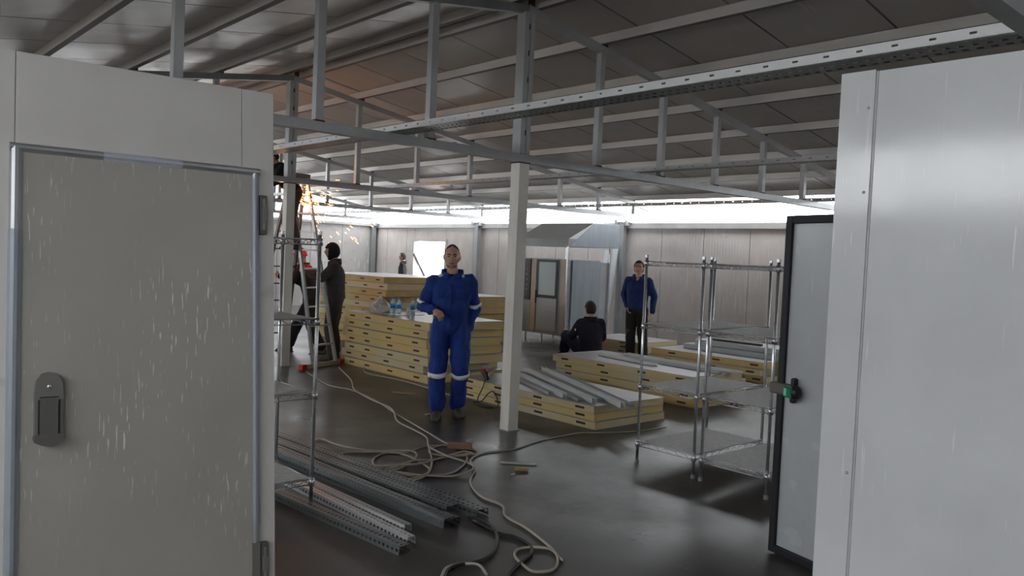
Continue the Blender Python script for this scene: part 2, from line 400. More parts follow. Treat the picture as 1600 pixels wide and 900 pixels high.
# ---------------------------------------------------------------- trusses and posts
TY = [0.93, 5.47, 10.07, 14.67, 19.27]
TNAME = ['above the right-hand cold room', 'over the cream middle post', 'over the cream post by the ladder', 'third from the middle post, near the left wall', 'last one, against the left gable']
ZB = 2.515
for ti, ty in enumerate(TY):
    t = thing('roof_truss', 'galvanized steel roof truss with vertical struts, ' + TNAME[ti], 'truss', (RX, ty, ZB-.035), 0, 'roof trusses')
    obj('bottom_chord', MB().beam((-3.05, ty, ZB), (12.98, ty, ZB), .075, .075), M['galv'], t)
    for s in (-1, 1):
        xe = RX+s*8.15
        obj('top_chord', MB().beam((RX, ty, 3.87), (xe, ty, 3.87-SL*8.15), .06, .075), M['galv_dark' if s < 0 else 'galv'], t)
        for k in range(1, 8):
            x = RX+s*1.03*k; zt = 3.87-SL*1.03*k-.037
            obj('web_strut', MB().box(x-.032, x+.032, ty-.032, ty+.032, ZB+.037, zt), M['galv'], t)
    c = MB()
    for k in range(-7, 8):
        x = RX+1.02*k
        c.box(x+.032, x+.075, ty-.025, ty+.025, 3.87-SL*abs(x-RX)+.03, 3.87-SL*abs(x-RX)+.135)
    obj('purlin_cleats', c, M['rust'], t)['kind'] = 'stuff'
    w_ = MB()
    for k in range(-6, 7):
        if k: w_.box(RX+1.03*k-.04, RX+1.03*k+.04, ty-.04, ty+.04, ZB+.033, ZB+.047)
    obj('weld_beads', w_, M['rust'], t)['kind'] = 'stuff'
for ty, nm in ((0.93, 'cream steel post beside the right-hand cold room'), (5.47, 'square cream steel post in the middle of the hall, beside the low panel stack'),
               (10.07, 'square cream steel post at the left, between the wire shelf and stepladder'), (14.67, 'square cream steel post far left behind the cold-room wall')):
    t = thing('steel_post', nm, 'post', (RX, ty, 0), 0, 'roof posts')
    obj('painted_shaft', MB().box(RX-.06, RX+.06, ty-.06, ty+.06, 0.008, 2.475, .004), M['post_white'], t)
    obj('base_plate', MB().box(RX-.075, RX+.075, ty-.075, ty+.075, 0, .008), M['galv_dark'], t)
    u = MB()
    for dx in (-1, 1):
        u.box(RX-.06 if dx < 0 else RX+.012, RX-.012 if dx < 0 else RX+.06, ty-.055, ty+.055, 2.555, 3.83)
    u.box(RX-.012, RX+.012, ty-.045, ty+.05, 2.555, 3.83)
    up_ = obj('galvanized_shaft', u, M['galv'], t); up_['label'] = 'galvanized slotted upper shaft'
    h = MB()
    for k in range(5): h.box(RX-.01, RX+.01, ty-.047, ty-.0445, 2.72+.24*k, 2.77+.24*k)
    obj('slot_holes', h, M['dark'], up_)
    obj('weld_bead', MB().box(RX-.066, RX+.066, ty-.066, ty+.066, 2.465, 2.477), M['rust'], t)

# ---------------------------------------------------------------- purlins
side_name = {1: 'back-wall', -1: 'near'}
for s in (1, -1):
    for k in range(0, 9):
        x = RX + s*(1.02*k if k else 0.14); z1 = zroof(x)-.002; z0 = z1-.09
        if k == 8 : z0 -= 0.0
        if s < 0 and k > 7: continue
        b = MB(); yA, yB = RY0+.1, RY1+(.9 if k < 8 else 1.0)
        b.box(x-.03, x-.026, yA, yB, z0, z1); b.box(x-.026, x+.03, yA, yB, z1-.004, z1); b.box(x+.026, x+.03, yA, yB, z0+.004, z0+.018)
        p = obj('purlin', b, M['purlin'])
        nm = ('purlin beside the ridge' if k == 0 else ['first', 'second', 'third', 'fourth', 'fifth', 'sixth', 'seventh', 'eighth'][k-1]+' purlin below the ridge')
        tag(p, 'long pale steel roof %s on the %s slope' % (nm, side_name[s]), 'purlin', 'roof purlins')
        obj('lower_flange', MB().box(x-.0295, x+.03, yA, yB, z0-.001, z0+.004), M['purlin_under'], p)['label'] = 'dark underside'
        cb = MB()                                    # screw tips through the sheet beside the purlin
        yy = RY0+.55
        while yy < RY1: cb.box(x+.036, x+.046, yy, yy+.010, zroof(x)-.065, zroof(x)); yy += 1.0
        obj('screw_tips', cb, M['rust'], p)['kind'] = 'stuff'

# ---------------------------------------------------------------- perforated sheet helper
def perforated(b, o, L, W, n, rows, hl=.5, hw=.34):
    """sheet from corner o along vector L (n holes) and W (rows of holes), real rectangular holes"""
    o, L, W = Vector(o), Vector(L)/n, Vector(W)/rows
    us = [0, (1-hl)/2, (1+hl)/2]; vs = [0, (1-hw)/2, (1+hw)/2]
    ul = [i+u for i in range(n) for u in us]+[n]; vl = [j+v for j in range(rows) for v in vs]+[rows]
    grid = [[b.bm.verts.new(o+L*u+W*v) for v in vl] for u in ul]
    for i in range(len(ul)-1):
        for j in range(len(vl)-1):
            if i % 3 == 1 and j % 3 == 1: continue
            b.bm.faces.new((grid[i][j], grid[i+1][j], grid[i+1][j+1], grid[i][j+1]))
    return b
for x, nm, wd in ((3.49, 'nearest one, passing before the middle post', .20), (6.55, 'middle one, beyond the middle post', .12), (10.36, 'farthest one, before the back wall', .14)):
    t = thing('cable_tray', 'long perforated steel tray resting on the truss bottoms, ' + nm, 'cable tray', (x, 7.0, ZB+.038), 0, 'overhead perforated trays')
    ya, yb = -3.0, 19.9; n = 420
    z = ZB+.04
    obj('tray_bottom', perforated(MB(), (x, ya, z), (0, yb-ya, 0), (wd, 0, 0), n, 3 if wd > .15 else 2), M['tray_dark'], t)
    obj('tray_side', perforated(MB(), (x, ya, z), (0, yb-ya, 0), (-.004, 0, .042), 150, 1, .18, .22), M['tray'], t)
    obj('tray_side', perforated(MB(), (x+wd, ya, z), (0, yb-ya, 0), (0, 0, .055), 420, 1, .5, .3), M['tray_dark'], t)
    obj('tray_lip', MB().box(x-.004, x+.012, ya, yb, z-.004, z-.001), M['tray'], t)

# ---------------------------------------------------------------- left cold-room wall with closed door (leans back a little)
Uv = Vector((.997, -.081, -.005)).normalized(); Vv = Vector((-.014, -.110, -.994)); Vv = (Vv-Uv*Vv.dot(Uv)).normalized(); Nv = Uv.cross(Vv)
O = Vector((1.711, 3.674, 2.336)) + Vv*2.35
ML = Matrix((Uv, Nv, -Vv)).transposed().to_4x4(); ML.translation = O
cw = thing('cold_room_wall', 'cream cold-room wall of insulated panels with closed door, at the left', 'wall panel', mat=ML)
H = 2.35
def lo(name, mb, mat, parent, smooth=False):      # add in the wall's own coordinates
    me = bpy.data.meshes.new(name); bmesh.ops.recalc_face_normals(mb.bm, faces=mb.bm.faces[:]); mb.bm.to_mesh(me); mb.bm.free()
    me.materials.append(mat)
    if smooth:
        for p in me.polygons: p.use_smooth = True
    o = bpy.data.objects.new(name, me); COL.objects.link(o); o.parent = parent; return o
for a, c in ((-2.6, -1.0573), (-1.0547, -.1523), (-.1497, 0)):
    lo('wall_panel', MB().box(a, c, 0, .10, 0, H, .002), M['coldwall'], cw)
lo('joint_strip', MB().box(-1.062, -1.050, .004, .09, .01, H-.01), M['joint'], cw)
lo('joint_strip', MB().box(-.157, -.145, .004, .09, .01, H-.01), M['joint'], cw)
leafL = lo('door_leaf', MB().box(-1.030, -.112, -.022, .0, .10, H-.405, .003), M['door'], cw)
def half_round(p0, p1, wdt, hgt, inward):
    """frame profile: half-oval section between two points of the wall face"""
    b = MB(); p0, p1 = Vector(p0), Vector(p1); d = (p1-p0).normalized(); s = d.cross(Vector((0, -1, 0))); rings = []
    sec = [(-.5, 0), (-.5, .35), (-.36, .8), (-.12, 1), (.14, .97), (.34, .72), (.5, .62), (.5, 0)]
    for q, e in ((p0, 1), (p1, -1)):
        rings.append([b.bm.verts.new(q + s*(u*wdt) + Vector((0, -v*hgt, 0)) + d*(-e*u*wdt*inward)) for u, v in sec])
    for k in range(len(sec)): b.bm.faces.new((rings[0][k], rings[0][(k+1) % 8], rings[1][(k+1) % 8], rings[1][k]))
    b.bm.faces.new(rings[0]); b.bm.faces.new(rings[1][::-1]); return b
xl, xr, zt = -1.052, -.098, H-.392; W = .046
f1 = lo('frame_profile', half_round((xl, 0, 0.06), (xl, 0, zt), W, .038, 0), M['alu'], cw)
f2 = lo('frame_profile', half_round((xl-W/2, 0, zt), (xr+W/2, 0, zt), .038, .036, 0), M['alu'], cw)
f3 = lo('frame_profile', half_round((xr, 0, 0.25), (xr, 0, zt), .034, .034, 0), M['alu'], cw)
q = lo('protective_film', half_round((xl, -.001, .30), (xl, -.001, H-.72), W*1.03, .0395, 0), M['film'], f1); q['label'] = 'bluish film left on the frame'
q = lo('protective_film', half_round((-.74, -.001, zt), (-.425, -.001, zt), .040, .0375, 0), M['film_light'], f2); q['label'] = 'pale film left on the frame'
q = lo('protective_film', half_round((xr, -.001, .33), (xr, -.001, zt-.03), .036, .0355, 0), M['film'], f3); q['label'] = 'bluish film left on the frame'
lo('frame_cover', MB().box(xr-.017, xr+.017, -.035, 0, .06, .25), M['handle'], cw)
# handle
zc = H-1.565
b = MB(); sec = []
out = [(-.050, .03), (-.052, .20), (-.046, .245), (-.026, .272), (.0, .278), (.026, .272), (.046, .245), (.052, .20), (.050, .03)]
def plate(b, pts, y0, y1, ox, oz):
    v0 = [b.bm.verts.new((ox+x, y0, oz+z)) for x, z in pts]; v1 = [b.bm.verts.new((ox+x*.97, y1, oz+z)) for x, z in pts]
    n = len(pts); b.bm.faces.new(v0); b.bm.faces.new(v1[::-1])
    for k in range(n): b.bm.faces.new((v0[k], v0[(k+1) % n], v1[(k+1) % n], v1[k]))
    return b
HX = -.932
hp = lo('handle_plate', plate(MB(), out, -.022, -.050, HX, zc), M['handle'], leafL)
b = plate(MB(), [(-.031, .035), (-.031, .170), (-.02, .178), (.02, .178), (.031, .170), (.031, .035)], -.050, -.062, HX, zc)
plate(b, [(-.049, .036), (-.055, .022), (-.050, .004), (-.025, -.008), (.0, -.012), (.025, -.008), (.050, .004), (.055, .022), (.049, .036)], -.024, -.066, HX, zc)
lo('handle_lever', b, M['handle_dark'], leafL)
b = MB(); b.box(HX-.0385, HX-.0335, -.0515, -.0495, zc+.036, zc+.17); b.box(HX+.0335, HX+.0385, -.0515, -.0495, zc+.036, zc+.17); b.box(HX-.0335, HX+.0335, -.0515, -.0495, zc+.178, zc+.182)
lo('lever_gap', b, M['dark'], leafL)
lo('key_barrel', MB().ball((HX, -.051, zc+.222), .009, 1, .4, 1), M['chrome'], leafL)
for hz in (H-.685, H-2.29):
    hg = lo('hinge', MB().box(-.076, -.040, -.030, 0, hz, hz+.185, .006), M['handle_dark'], cw)
    b = MB(); b.box(-.070, -.044, -.046, -.028, hz+.055, hz+.125, .005); b.tube([(-.058, -.036, hz+.02), (-.058, -.036, hz+.165)], .009, 10)
    lo('hinge_knuckle', b, M['handle'], hg)

# ---------------------------------------------------------------- right cold room with glossy walls and open door
cr_ = thing('cold_room', 'glossy white cold-room wall of insulated panels, at the right', 'wall panel', (2.76, 1.36, 0))
HR = 2.295
ys = [1.24, .13, -.98, -2.09, -3.2]
for a, c in zip(ys[1:], ys): obj('wall_panel', MB().box(2.76, 2.86, a+.002, c-.002, 0, HR, .002), M['rightwall'], cr_)
b = MB(); b.box(2.752, 2.76, 1.245, 1.365, 0, HR+.004); b.box(2.7605, 2.86, 1.357, 1.365, 0, HR+.004); b.box(2.762, 2.858, 1.24, 1.356, 0, HR)
obj('corner_flashing', b, M['rightwall'], cr_)
b = MB()
for zz in (.25, .9, 1.88, 2.17): b.ball((2.751, 1.262, zz), .006, .5, 1, 1, 8)
obj('rivets', b, M['galv'], cr_)['kind'] = 'stuff'
obj('wall_panel', MB().box(3.92, 5.0, 1.26, 1.36, 0, HR, .002), M['rightwall'], cr_)
obj('wall_panel', MB().box(2.865, 3.92, 1.26, 1.36, 1.94, HR, .002), M['rightwall'], cr_)
b = MB(); b.box(2.862, 2.93, 1.262, 1.355, 0, 1.94); b.box(3.86, 3.918, 1.255, 1.37, 0, 1.94)
obj('door_frame', b, M['alu'], cr_)
h0, h1 = Vector((3.90, 1.42, 0)), Vector((4.13, 2.31, 0)); dd = (h1-h0).normalized(); wn = Vector((dd.y, -dd.x, 0)); LW = (h1-h0).length
MD = Matrix((dd, -wn, Vector((0, 0, 1)))).transposed().to_4x4(); MD.translation = h0+Vector((0, 0, .012))
dr = thing('cold_room_door', 'open cold-room door leaf with black rubber gasket and green release knob', 'door', mat=MD)
# local: x along the leaf from hinge, y towards the camera side (-wn), z up
lo('door_leaf', MB().box(0, LW, -.085, -.005, 0, 1.89, .004), M['leaf'], dr)
b = MB(); g = .045
for bx in ((0, g, 0, 1.89), (LW-g, LW, 0, 1.89), (g, LW-g, 1.89-g, 1.89), (g, LW-g, 0, g)): b.box(bx[0], bx[1], -.006, .016, bx[2], bx[3], .006)
b.box(LW-.001, LW+.006, -.086, .0, 0, 1.89); lo('gasket', b, M['gasket'], dr)
zk = .925; xk = LW-.10
rel = lo('release_handle', MB().box(LW-.13, LW+.03, .0, .045, zk-.03, zk+.035, .012), M['handle_dark'], dr)
b = MB(); b.box(xk-.045, xk-.015, .0, .04, zk-.065, zk+.075, .012); b.ball((xk-.06, .04, zk-.002), .042, .7, .8, 1); lo('knob_base', b, M['dark'], rel)
b = MB(); b.box(xk-.062, xk-.0, .03, .075, zk-.032, zk+.028, .01); kn = lo('release_knob', b, M['green'], dr); kn['label'] = 'green release knob'
lo('knob_marker', MB().box(xk-.028, xk-.010, .07, .078, zk-.022, zk+.02, .003), M['green_light'], kn)
lo('hinge', MB().box(-.05, .04, -.07, .0, .25, .45, .005), M['handle_dark'], dr); lo('hinge', MB().box(-.05, .04, -.07, .0, 1.5, 1.7, .005), M['handle_dark'], dr)

# ================================================================ PANEL STACKS
def make_panel(lx, ly, t, slots, foam, slot_x=True, skin=None, faces=(1, 1)):
    r = thing('insulated_panel', '', 'panel', (0, 0, 0)); r.name = 'insulated_panel'
    s = .005
    lo('face_sheet', MB().box(-lx/2-s, lx/2+s, -ly/2-s, ly/2+s, t-.004, t-.0005), skin or M['skin_sheet'], r)
    lo('face_sheet', MB().box(-lx/2-s, lx/2+s, -ly/2-s, ly/2+s, .0005, .004), skin or M['skin_sheet'], r)
    b = MB(); n = 12      # slightly uneven sawn foam edge
    t2 = bmesh.new(); bmesh.ops.create_grid(t2, x_segments=1, y_segments=1, size=.5); t2.free()
    b.box(-lx/2, lx/2, -ly/2, ly/2, .004, t-.004)
    lo('foam_core', b, foam, r)
    for q in slots:
        lo('lock_recess', MB().box(-lx/2-.0025, -lx/2+.02, q*ly-ly/2-.06, q*ly-ly/2+.06, t*.38, t*.38+.022), M['slot'], r)
    return r
def stack(x0, x1, y0, y1, t, n, z0, slots, jx, jy, where, group, foams=('foam', 'foam_pale'), skin=None, dxs=None, tilt=.006, fixed=None, order=None):
    protos = [make_panel(x1-x0, y1-y0, t-.001, slots, M[f], skin=skin) for f in foams]; used = [False]*len(protos); res = []
    for k in range(n):
        fi = (order[k] if order else random.randrange(len(protos)))

        if used[fi]: p = dup(protos[fi])
        else: p = protos[fi]; used[fi] = True
        ox = random.uniform(-jx, jx); oy = random.uniform(-jy, jy)
        if fixed: ox, oy = fixed[k]
        p.matrix_basis = Matrix.Translation(((x0+x1)/2+ox, (y0+y1)/2+oy, z0+k*t+.0005)) @ Matrix.Rotation(random.uniform(-tilt, tilt), 4, 'Z')
        nm = 'topmost' if k == n-1 else ('lowest' if k == 0 else ORD[k]+' from the bottom')
        p['label'] = 'yellow-foam insulated panel, %s %s' % (nm, where); p['group'] = group; res.append(p)
    for i, u in enumerate(used):
        if not u:
            for c in list(protos[i].children): bpy.data.objects.remove(c)
            bpy.data.objects.remove(protos[i])
    return res
def dup(o, parent=None):
    c = o.copy(); COL.objects.link(c); c.parent = parent
    for ch in list(o.children):
        d = dup(ch, c)
    return c
random.seed(3)
stack(5.83, 7.05, 7.97, 9.98, .108, 7, 0, (.12, .42, .70, .90), .03, .05, 'in the pile under the bottles', 'panels in the middle pile',
      fixed=[(0, -.02), (.03, .12), (-.02, -.04), (.03, .05), (-.01, .03), (.05, .10), (.0, .0)], order=[0, 1, 1, 0, 0, 0, 0])
random.seed(5)
stack(7.30, 8.80, 11.3, 13.6, .108, 11, 0, (.08, .3, .6), .06, .10, 'in the tallest pile', 'panels in the tallest pile', foams=('foam_old', 'foam_pale'), order=[0]*4+[1, 0, 1, 0, 0, 1, 0])
random.seed(6)
stack(8.95, 10.15, 11.35, 12.9, .108, 8, 0, (.1, .5), .05, .06, 'in the aged pile left of the hood', 'panels in the rear pile', foams=('foam_old',))
random.seed(9)
stack(5.68, 6.74, 5.06, 7.12, .075, 3, 0, (.09, .38, .68, .92), .0, .0, 'in the low stack under grey profiles', 'panels in the low front stack', fixed=[(0, -.02), (.01, .01), (.0, .0)])
random.seed(10)
stack(7.51, 8.50, 5.2, 7.42, .09, 4, 0, (.08, .33, .62, .90), .0, .0, 'in the stack before the seated man', 'panels in the stack before the seated man', fixed=[(.02, .02), (.0, -.02), (.02, .0), (-.02, .03)])
random.seed(12)
stack(9.5, 10.6, 5.55, 7.42, .091, 4, 0, (.08, .4, .8), .0, .0, 'in the stack behind the wire shelves', 'panels in the rear right stack', fixed=[(0, .04), (.02, -.05), (-.02, .03), (.03, .0)])
random.seed(13)
stack(10.95, 12.0, 8.75, 10.1, .075, 3, 0, (.3, .7), .03, .05, 'in the small pile behind the standing man', 'panels in the small pale pile', foams=('foam_pale',))
# pale grey slabs lying on the rear right stack
for k, (xa, xb, ya, yb) in enumerate(((9.95, 10.45, 5.2, 7.15), (10.02, 10.5, 5.1, 7.0))):
    z = .364+.075*k+.001
    o = obj('grey_slab', MB().box(xa, xb, ya, yb, z, z+.073, .004), M['slab'])
    tag(o, 'pale grey filmed slab lying on the rear right panel stack, %s of the two' % ('lower', 'upper')[k], 'slab', 'pale grey slabs')
o = obj('black_bar', MB().beam((10.12, 6.75, .535), (10.12, 5.95, .535), .05, .03), M['dark'])
o.location.z = .5155; tag(o, 'short black bar lying on the pale grey slabs behind the wire shelves', 'bar')

# U-profiles fanned over the low front stack
def uprof(b, a, c, wd=.042, hg=.055, th=.003):
    a, c = Vector(a), Vector(c); d = (c-a).normalized(); s = d.cross(Vector((0, 0, 1))).normalized()
    z = Vector((0, 0, hg))
    def pl(p, q, up1):
        t_ = s*th if up1 else Vector((0, 0, th)); sp = q-p
        b.hexa([p+a, q+a, q+c, p+c, p+a+t_, q+a+t_, q+c+t_, p+c+t_])
    b.hexa([a-s*wd/2, a+s*wd/2, c+s*wd/2, c-s*wd/2, a-s*wd/2+Vector((0, 0, th)), a+s*wd/2+Vector((0, 0, th)), c+s*wd/2+Vector((0, 0, th)), c-s*wd/2+Vector((0, 0, th))])
    for e in (-1, 1):
        p = s*(e*wd/2); q = p-s*(e*th)
        b.hexa([a+p, a+q, c+q, c+p, a+p+z, a+q+z, c+q+z, c+p+z])
    return b
prof = [((6.22, 6.90), (5.74, 5.72)), ((6.36, 6.98), (5.72, 5.50)), ((6.49, 7.02), (5.74, 5.31)), ((6.62, 7.04), (5.76, 5.14)), ((6.73, 6.98), (5.93, 5.20)), ((6.86, 6.98), (5.84, 4.85)), ((6.99, 6.92), (5.96, 4.83))]
pn = ['leftmost, ends short of the edge', 'second from the left', 'third from the left', 'middle of the fan', 'third from the right, tucked inside', 'second from the right', 'rightmost, jutting out']
for k, (a, c) in enumerate(prof):
    z = .2265
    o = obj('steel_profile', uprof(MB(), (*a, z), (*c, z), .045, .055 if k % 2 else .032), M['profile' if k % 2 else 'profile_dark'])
    tag(o, 'grey U-shaped steel profile on the low front stack, ' + pn[k], 'profile', 'grey profiles fanned on the low stack')
for k, (a, c, m_) in enumerate((((8.38, 6.95), (8.25, 5.1), 'profile'), ((8.12, 6.7), (8.02, 5.22), 'slab'), ((7.98, 7.05), (7.80, 6.0), 'profile'))):
    z = .3615
    o = obj('steel_profile', uprof(MB(), (*a, z), (*c, z), .07, .03), M[m_])
    tag(o, 'pale profile lying on the stack before the seated man, ' + ('farthest', 'middle', 'nearest, short')[k] + ' one', 'profile', 'pale profiles on the seated man stack')

# ================================================================ KITCHEN CABINET AND HOOD AT THE BACK
cb = thing('steel_cabinet', 'stainless cabinet on legs with a small window in its door, under the hood', 'cabinet', (11.2, 10.98, 0))
obj('body', MB().box(10.76, 11.66, 10.42, 11.62, .17, 1.62, .004), M['steel_blue'], cb)
dw = obj('door', MB().box(10.735, 10.758, 10.66, 11.20, .24, 1.60, .003), M['steel'], cb)
b = MB()
for q in ((10.66, 10.70, .86, 1.60), (11.16, 11.20, .86, 1.60), (10.70, 11.16, .86, .92), (10.70, 11.16, 1.55, 1.60)): b.box(10.722, 10.735, q[0], q[1], q[2], q[3])
obj('window_frame', b, M['dark'], dw)
obj('window_pane', MB().box(10.728, 10.733, 10.70, 11.16, .92, 1.55), M['glass'], dw)
obj('door_handle', MB().tube([(10.70, 11.19, .75), (10.70, 11.19, 1.0)], .014, 8), M['dark'], dw)
for yy in (10.50, 11.30): obj('side_trim', MB().box(10.73, 10.758, yy-.07, yy+.07, .2, 1.60), M['wood_trim'], cb)
g_ = obj('control_panel', MB().box(10.73, 10.758, 11.40, 11.56, .80, 1.60), M['dark'], cb); g_['label'] = 'black control panel with round grey knobs'
b = MB()
for k in range(7): b.ball((10.726, 11.48, .9+.1*k), .022, .5, 1, 1, 8)
obj('knobs', b, M['galv_dark'], g_)
obj('lower_panel', MB().box(10.735, 10.757, 11.38, 11.6, .22, .78), M['steel_blue'], cb)
for px, py in ((10.82, 10.48), (10.82, 11.1), (10.82, 11.56), (11.6, 10.48), (11.6, 11.56)):
    obj('leg', MB().tube([(px, py, 0), (px, py, .17)], .022, 8), M['chrome'], cb)
obj('large_side_sheet', MB().box(10.86, 11.62, 10.385, 10.418, .10, 1.60), M['steel_blue'], cb)
obj('side_strip', MB().box(11.63, 11.86, 10.39, 10.43, .05, 1.58), M['hood'], cb)
hd = thing('extractor_hood', 'grey sheet-metal extractor hood with sloping top on thin posts', 'hood', (11.4, 10.9, 0))
b = MB()
y0, y1 = 10.35, 11.75
b.hexa([(10.68, y0, 1.85), (12.08, y0, 1.87), (12.08, y1, 1.87), (10.68, y1, 1.85), (10.68, y0, 2.0), (12.08, y0, 2.0), (12.08, y1, 2.0), (10.68, y1, 2.0)])
obj('canopy_skirt', b, M['hood'], hd)
b = MB(); b.hexa([(10.68, y0, 2.001), (12.08, y0, 2.001), (12.08, y1, 2.001), (10.68, y1, 2.001), (11.35, y0, 2.33), (12.08, y0, 2.34), (12.08, y1, 2.34), (11.35, y1, 2.33)])
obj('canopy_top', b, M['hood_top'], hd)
obj('canopy_side', MB().hexa([(10.70, y0-.006, 1.86), (12.07, y0-.006, 1.875), (12.07, y0-.001, 1.875), (10.70, y0-.001, 1.86), (11.345, y0-.006, 2.31), (12.07, y0-.006, 2.33), (12.07, y0-.001, 2.33), (11.345, y0-.001, 2.31)]), M['steel_blue'], hd)
for px, py in ((10.69, y0+.01), (11.86, y0+.01), (10.69, y1-.02), (12.06, y1-.02)):
    obj('post', MB().box(px-.016, px+.016, py-.016, py+.016, 0, 1.86), M['chrome'], hd)
# flat grey boards standing against the wall right of the cabinet
for k, (ya, yb, xx) in enumerate(((10.98, 11.10, 12.62), (11.22, 11.34, 12.62))):
    b = MB().hexa([(xx-.12, ya, 0), (xx-.09, ya, 0), (xx-.09, yb, 0), (xx-.12, yb, 0), (xx+.2, ya, 1.95-.1*k), (xx+.23, ya, 1.95-.1*k), (xx+.23, yb, 1.95-.1*k), (xx+.2, yb, 1.95-.1*k)])
    tag(obj('grey_board', b, M['slab']), 'narrow grey board leaning on the back wall, ' + ('nearer the standing man' , 'nearer the cabinet')[k], 'board', 'grey boards against the back wall')

# ================================================================ WIRE SHELF UNITS
def wire_unit(sx, sy, zs, hgt, label, liners=(), along='X'):
    t = thing('wire_shelf_unit', label, 'shelf unit', (0, 0, 0))
    for x in (0, sx):
        for y in (0, sy):
            p = lo('post', MB().tube([(x, y, 0.02), (x, y, hgt)], .0115, 10), M['chrome'], t, True)
            lo('foot', MB().tube([(x, y, 0), (x, y, .03)], .017, 10), M['galv_dark'], p)
            lo('post_cap', MB().tube([(x, y, hgt-.01), (x, y, hgt+.012)], .015, 10), M['chrome'], p)
    for si, z in enumerate(zs):
        b = MB(); h = .032
        for (a, c) in (((0, 0), (sx, 0)), ((0, sy), (sx, sy)), ((0, 0), (0, sy)), ((sx, 0), (sx, sy))):
            a3, c3 = Vector((*a, z)), Vector((*c, z)); L = (c3-a3).length; n = max(4, int(L/.045))
            b.tube([a3, c3], .0038, 5); b.tube([a3-Vector((0, 0, h)), c3-Vector((0, 0, h))], .0038, 5)
            b.tube([a3.lerp(c3, i/n)-Vector((0, 0, h if i % 2 else 0)) for i in range(n+1)], .0024, 4)
        n = int(sy/.019)
        for i in range(1, n): b.tube([(0, sy*i/n, z), (sx, sy*i/n, z)], .0022, 4)
        for xx in (sx*.25, sx*.5, sx*.75): b.tube([(xx, 0, z-.008), (xx, sy, z-.008)], .0036, 5)
        s = lo('wire_shelf', b, M['chrome'], t, True)
        for x in (0, sx):
            for y in (0, sy): lo('corner_sleeve', MB().tube([(x, y, z-.038), (x, y, z+.008)], [.020, .017], 10), M['chrome'], s, True)
        if si in liners:
            q = lo('shelf_liner', MB().box(.02, sx-.02, .012, sy-.012, z+.004, z+.008), M['liner'], s); q['label'] = 'white sheet lying on the wires'
    return t
ZS = (.17, .63, 1.12, 1.62)
u1 = wire_unit(.95, .54, ZS, 1.66, 'chrome wire shelf unit, left one of the pair on the right', liners=(0, 1, 2)); u1.matrix_basis = Matrix.Translation((5.06, 3.49, 0)); u1['group'] = 'pair of wire shelf units'
u2 = dup(u1); u2.matrix_basis = Matrix.Translation((5.05, 2.875, 0)); u2['label'] = 'chrome wire shelf unit, right one of the pair, nearest the open door'
u3 = wire_unit(.90, .50, (.17, .71, 1.17, 1.66), 1.70, 'chrome wire shelf unit half hidden behind the left cold-room wall', liners=(0, 1, 2)); u3.matrix_basis = Matrix.Translation((1.51, 4.46, 0))

# ================================================================ LADDER
ld = thing('stepladder', 'tall aluminium stepladder with red-ended stabilizer bar by the left post', 'ladder', (5.5, 10.2, 0))
A0, A1 = Vector((5.23, 9.74, .03)), Vector((5.68, 9.94, .03)); T0, T1 = Vector((5.38, 10.95, 2.62)), Vector((5.55, 10.72, 2.62))
T0 = Vector((5.26, 10.62, 2.62))
B0, B1 = Vector((5.15, 11.55, .03)), Vector((5.78, 11.70, .03))
def ladder_section(p0, p1, q0, q1, n, rmat, smat, lab):
    for a, c in ((p0, q0), (p1, q1)): obj('rail', MB().beam(a, c, .028, .065, (0, 1, 0)), smat, ld)
    for i in range(1, n):
        f = i/n; obj('rung', MB().beam(p0.lerp(q0, f), p1.lerp(q1, f), .045, .022), rmat, ld)
ladder_section(A0, A1, T0, T1, 10, M['ladder'], M['ladder'], 'front')
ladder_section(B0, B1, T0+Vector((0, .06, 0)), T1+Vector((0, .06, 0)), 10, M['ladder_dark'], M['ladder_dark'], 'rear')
E0, E1 = Vector((5.03, 9.68, .03)), Vector((5.86, 9.86, .03)); E0 = Vector((5.02, 9.66, .03)); E1 = Vector((5.80, 9.98, .03)) 
sb = obj('stabilizer_bar', MB().beam(E0, E1, .05, .055), M['beige_bar'], ld)
for e, f in ((E0, E1), (E1, E0)):
    d = (f-e).normalized()
    k = obj('foot_cap', MB().beam(e-d*.03, e+d*.06, .07, .068), M['red'], ld); k['label'] = 'red rubber end cap'
obj('top_hinge', MB().beam(T0+Vector((-.03, .03, .02)), T1+Vector((.03, .03, .02)), .10, .08), M['ladder_dark'], ld)
# slate sheets leaning behind the ladder
b = MB().hexa([(3.6, 12.3, 0), (5.3, 12.3, 0), (5.3, 12.33, 0), (3.6, 12.33, 0), (3.6, 12.6, 1.5), (5.3, 12.6, 1.5), (5.3, 12.63, 1.5), (3.6, 12.63, 1.5)])
tag(obj('grey_sheet', b, M['slab_dark']), 'slate grey sheet standing on edge behind the ladder', 'sheet')

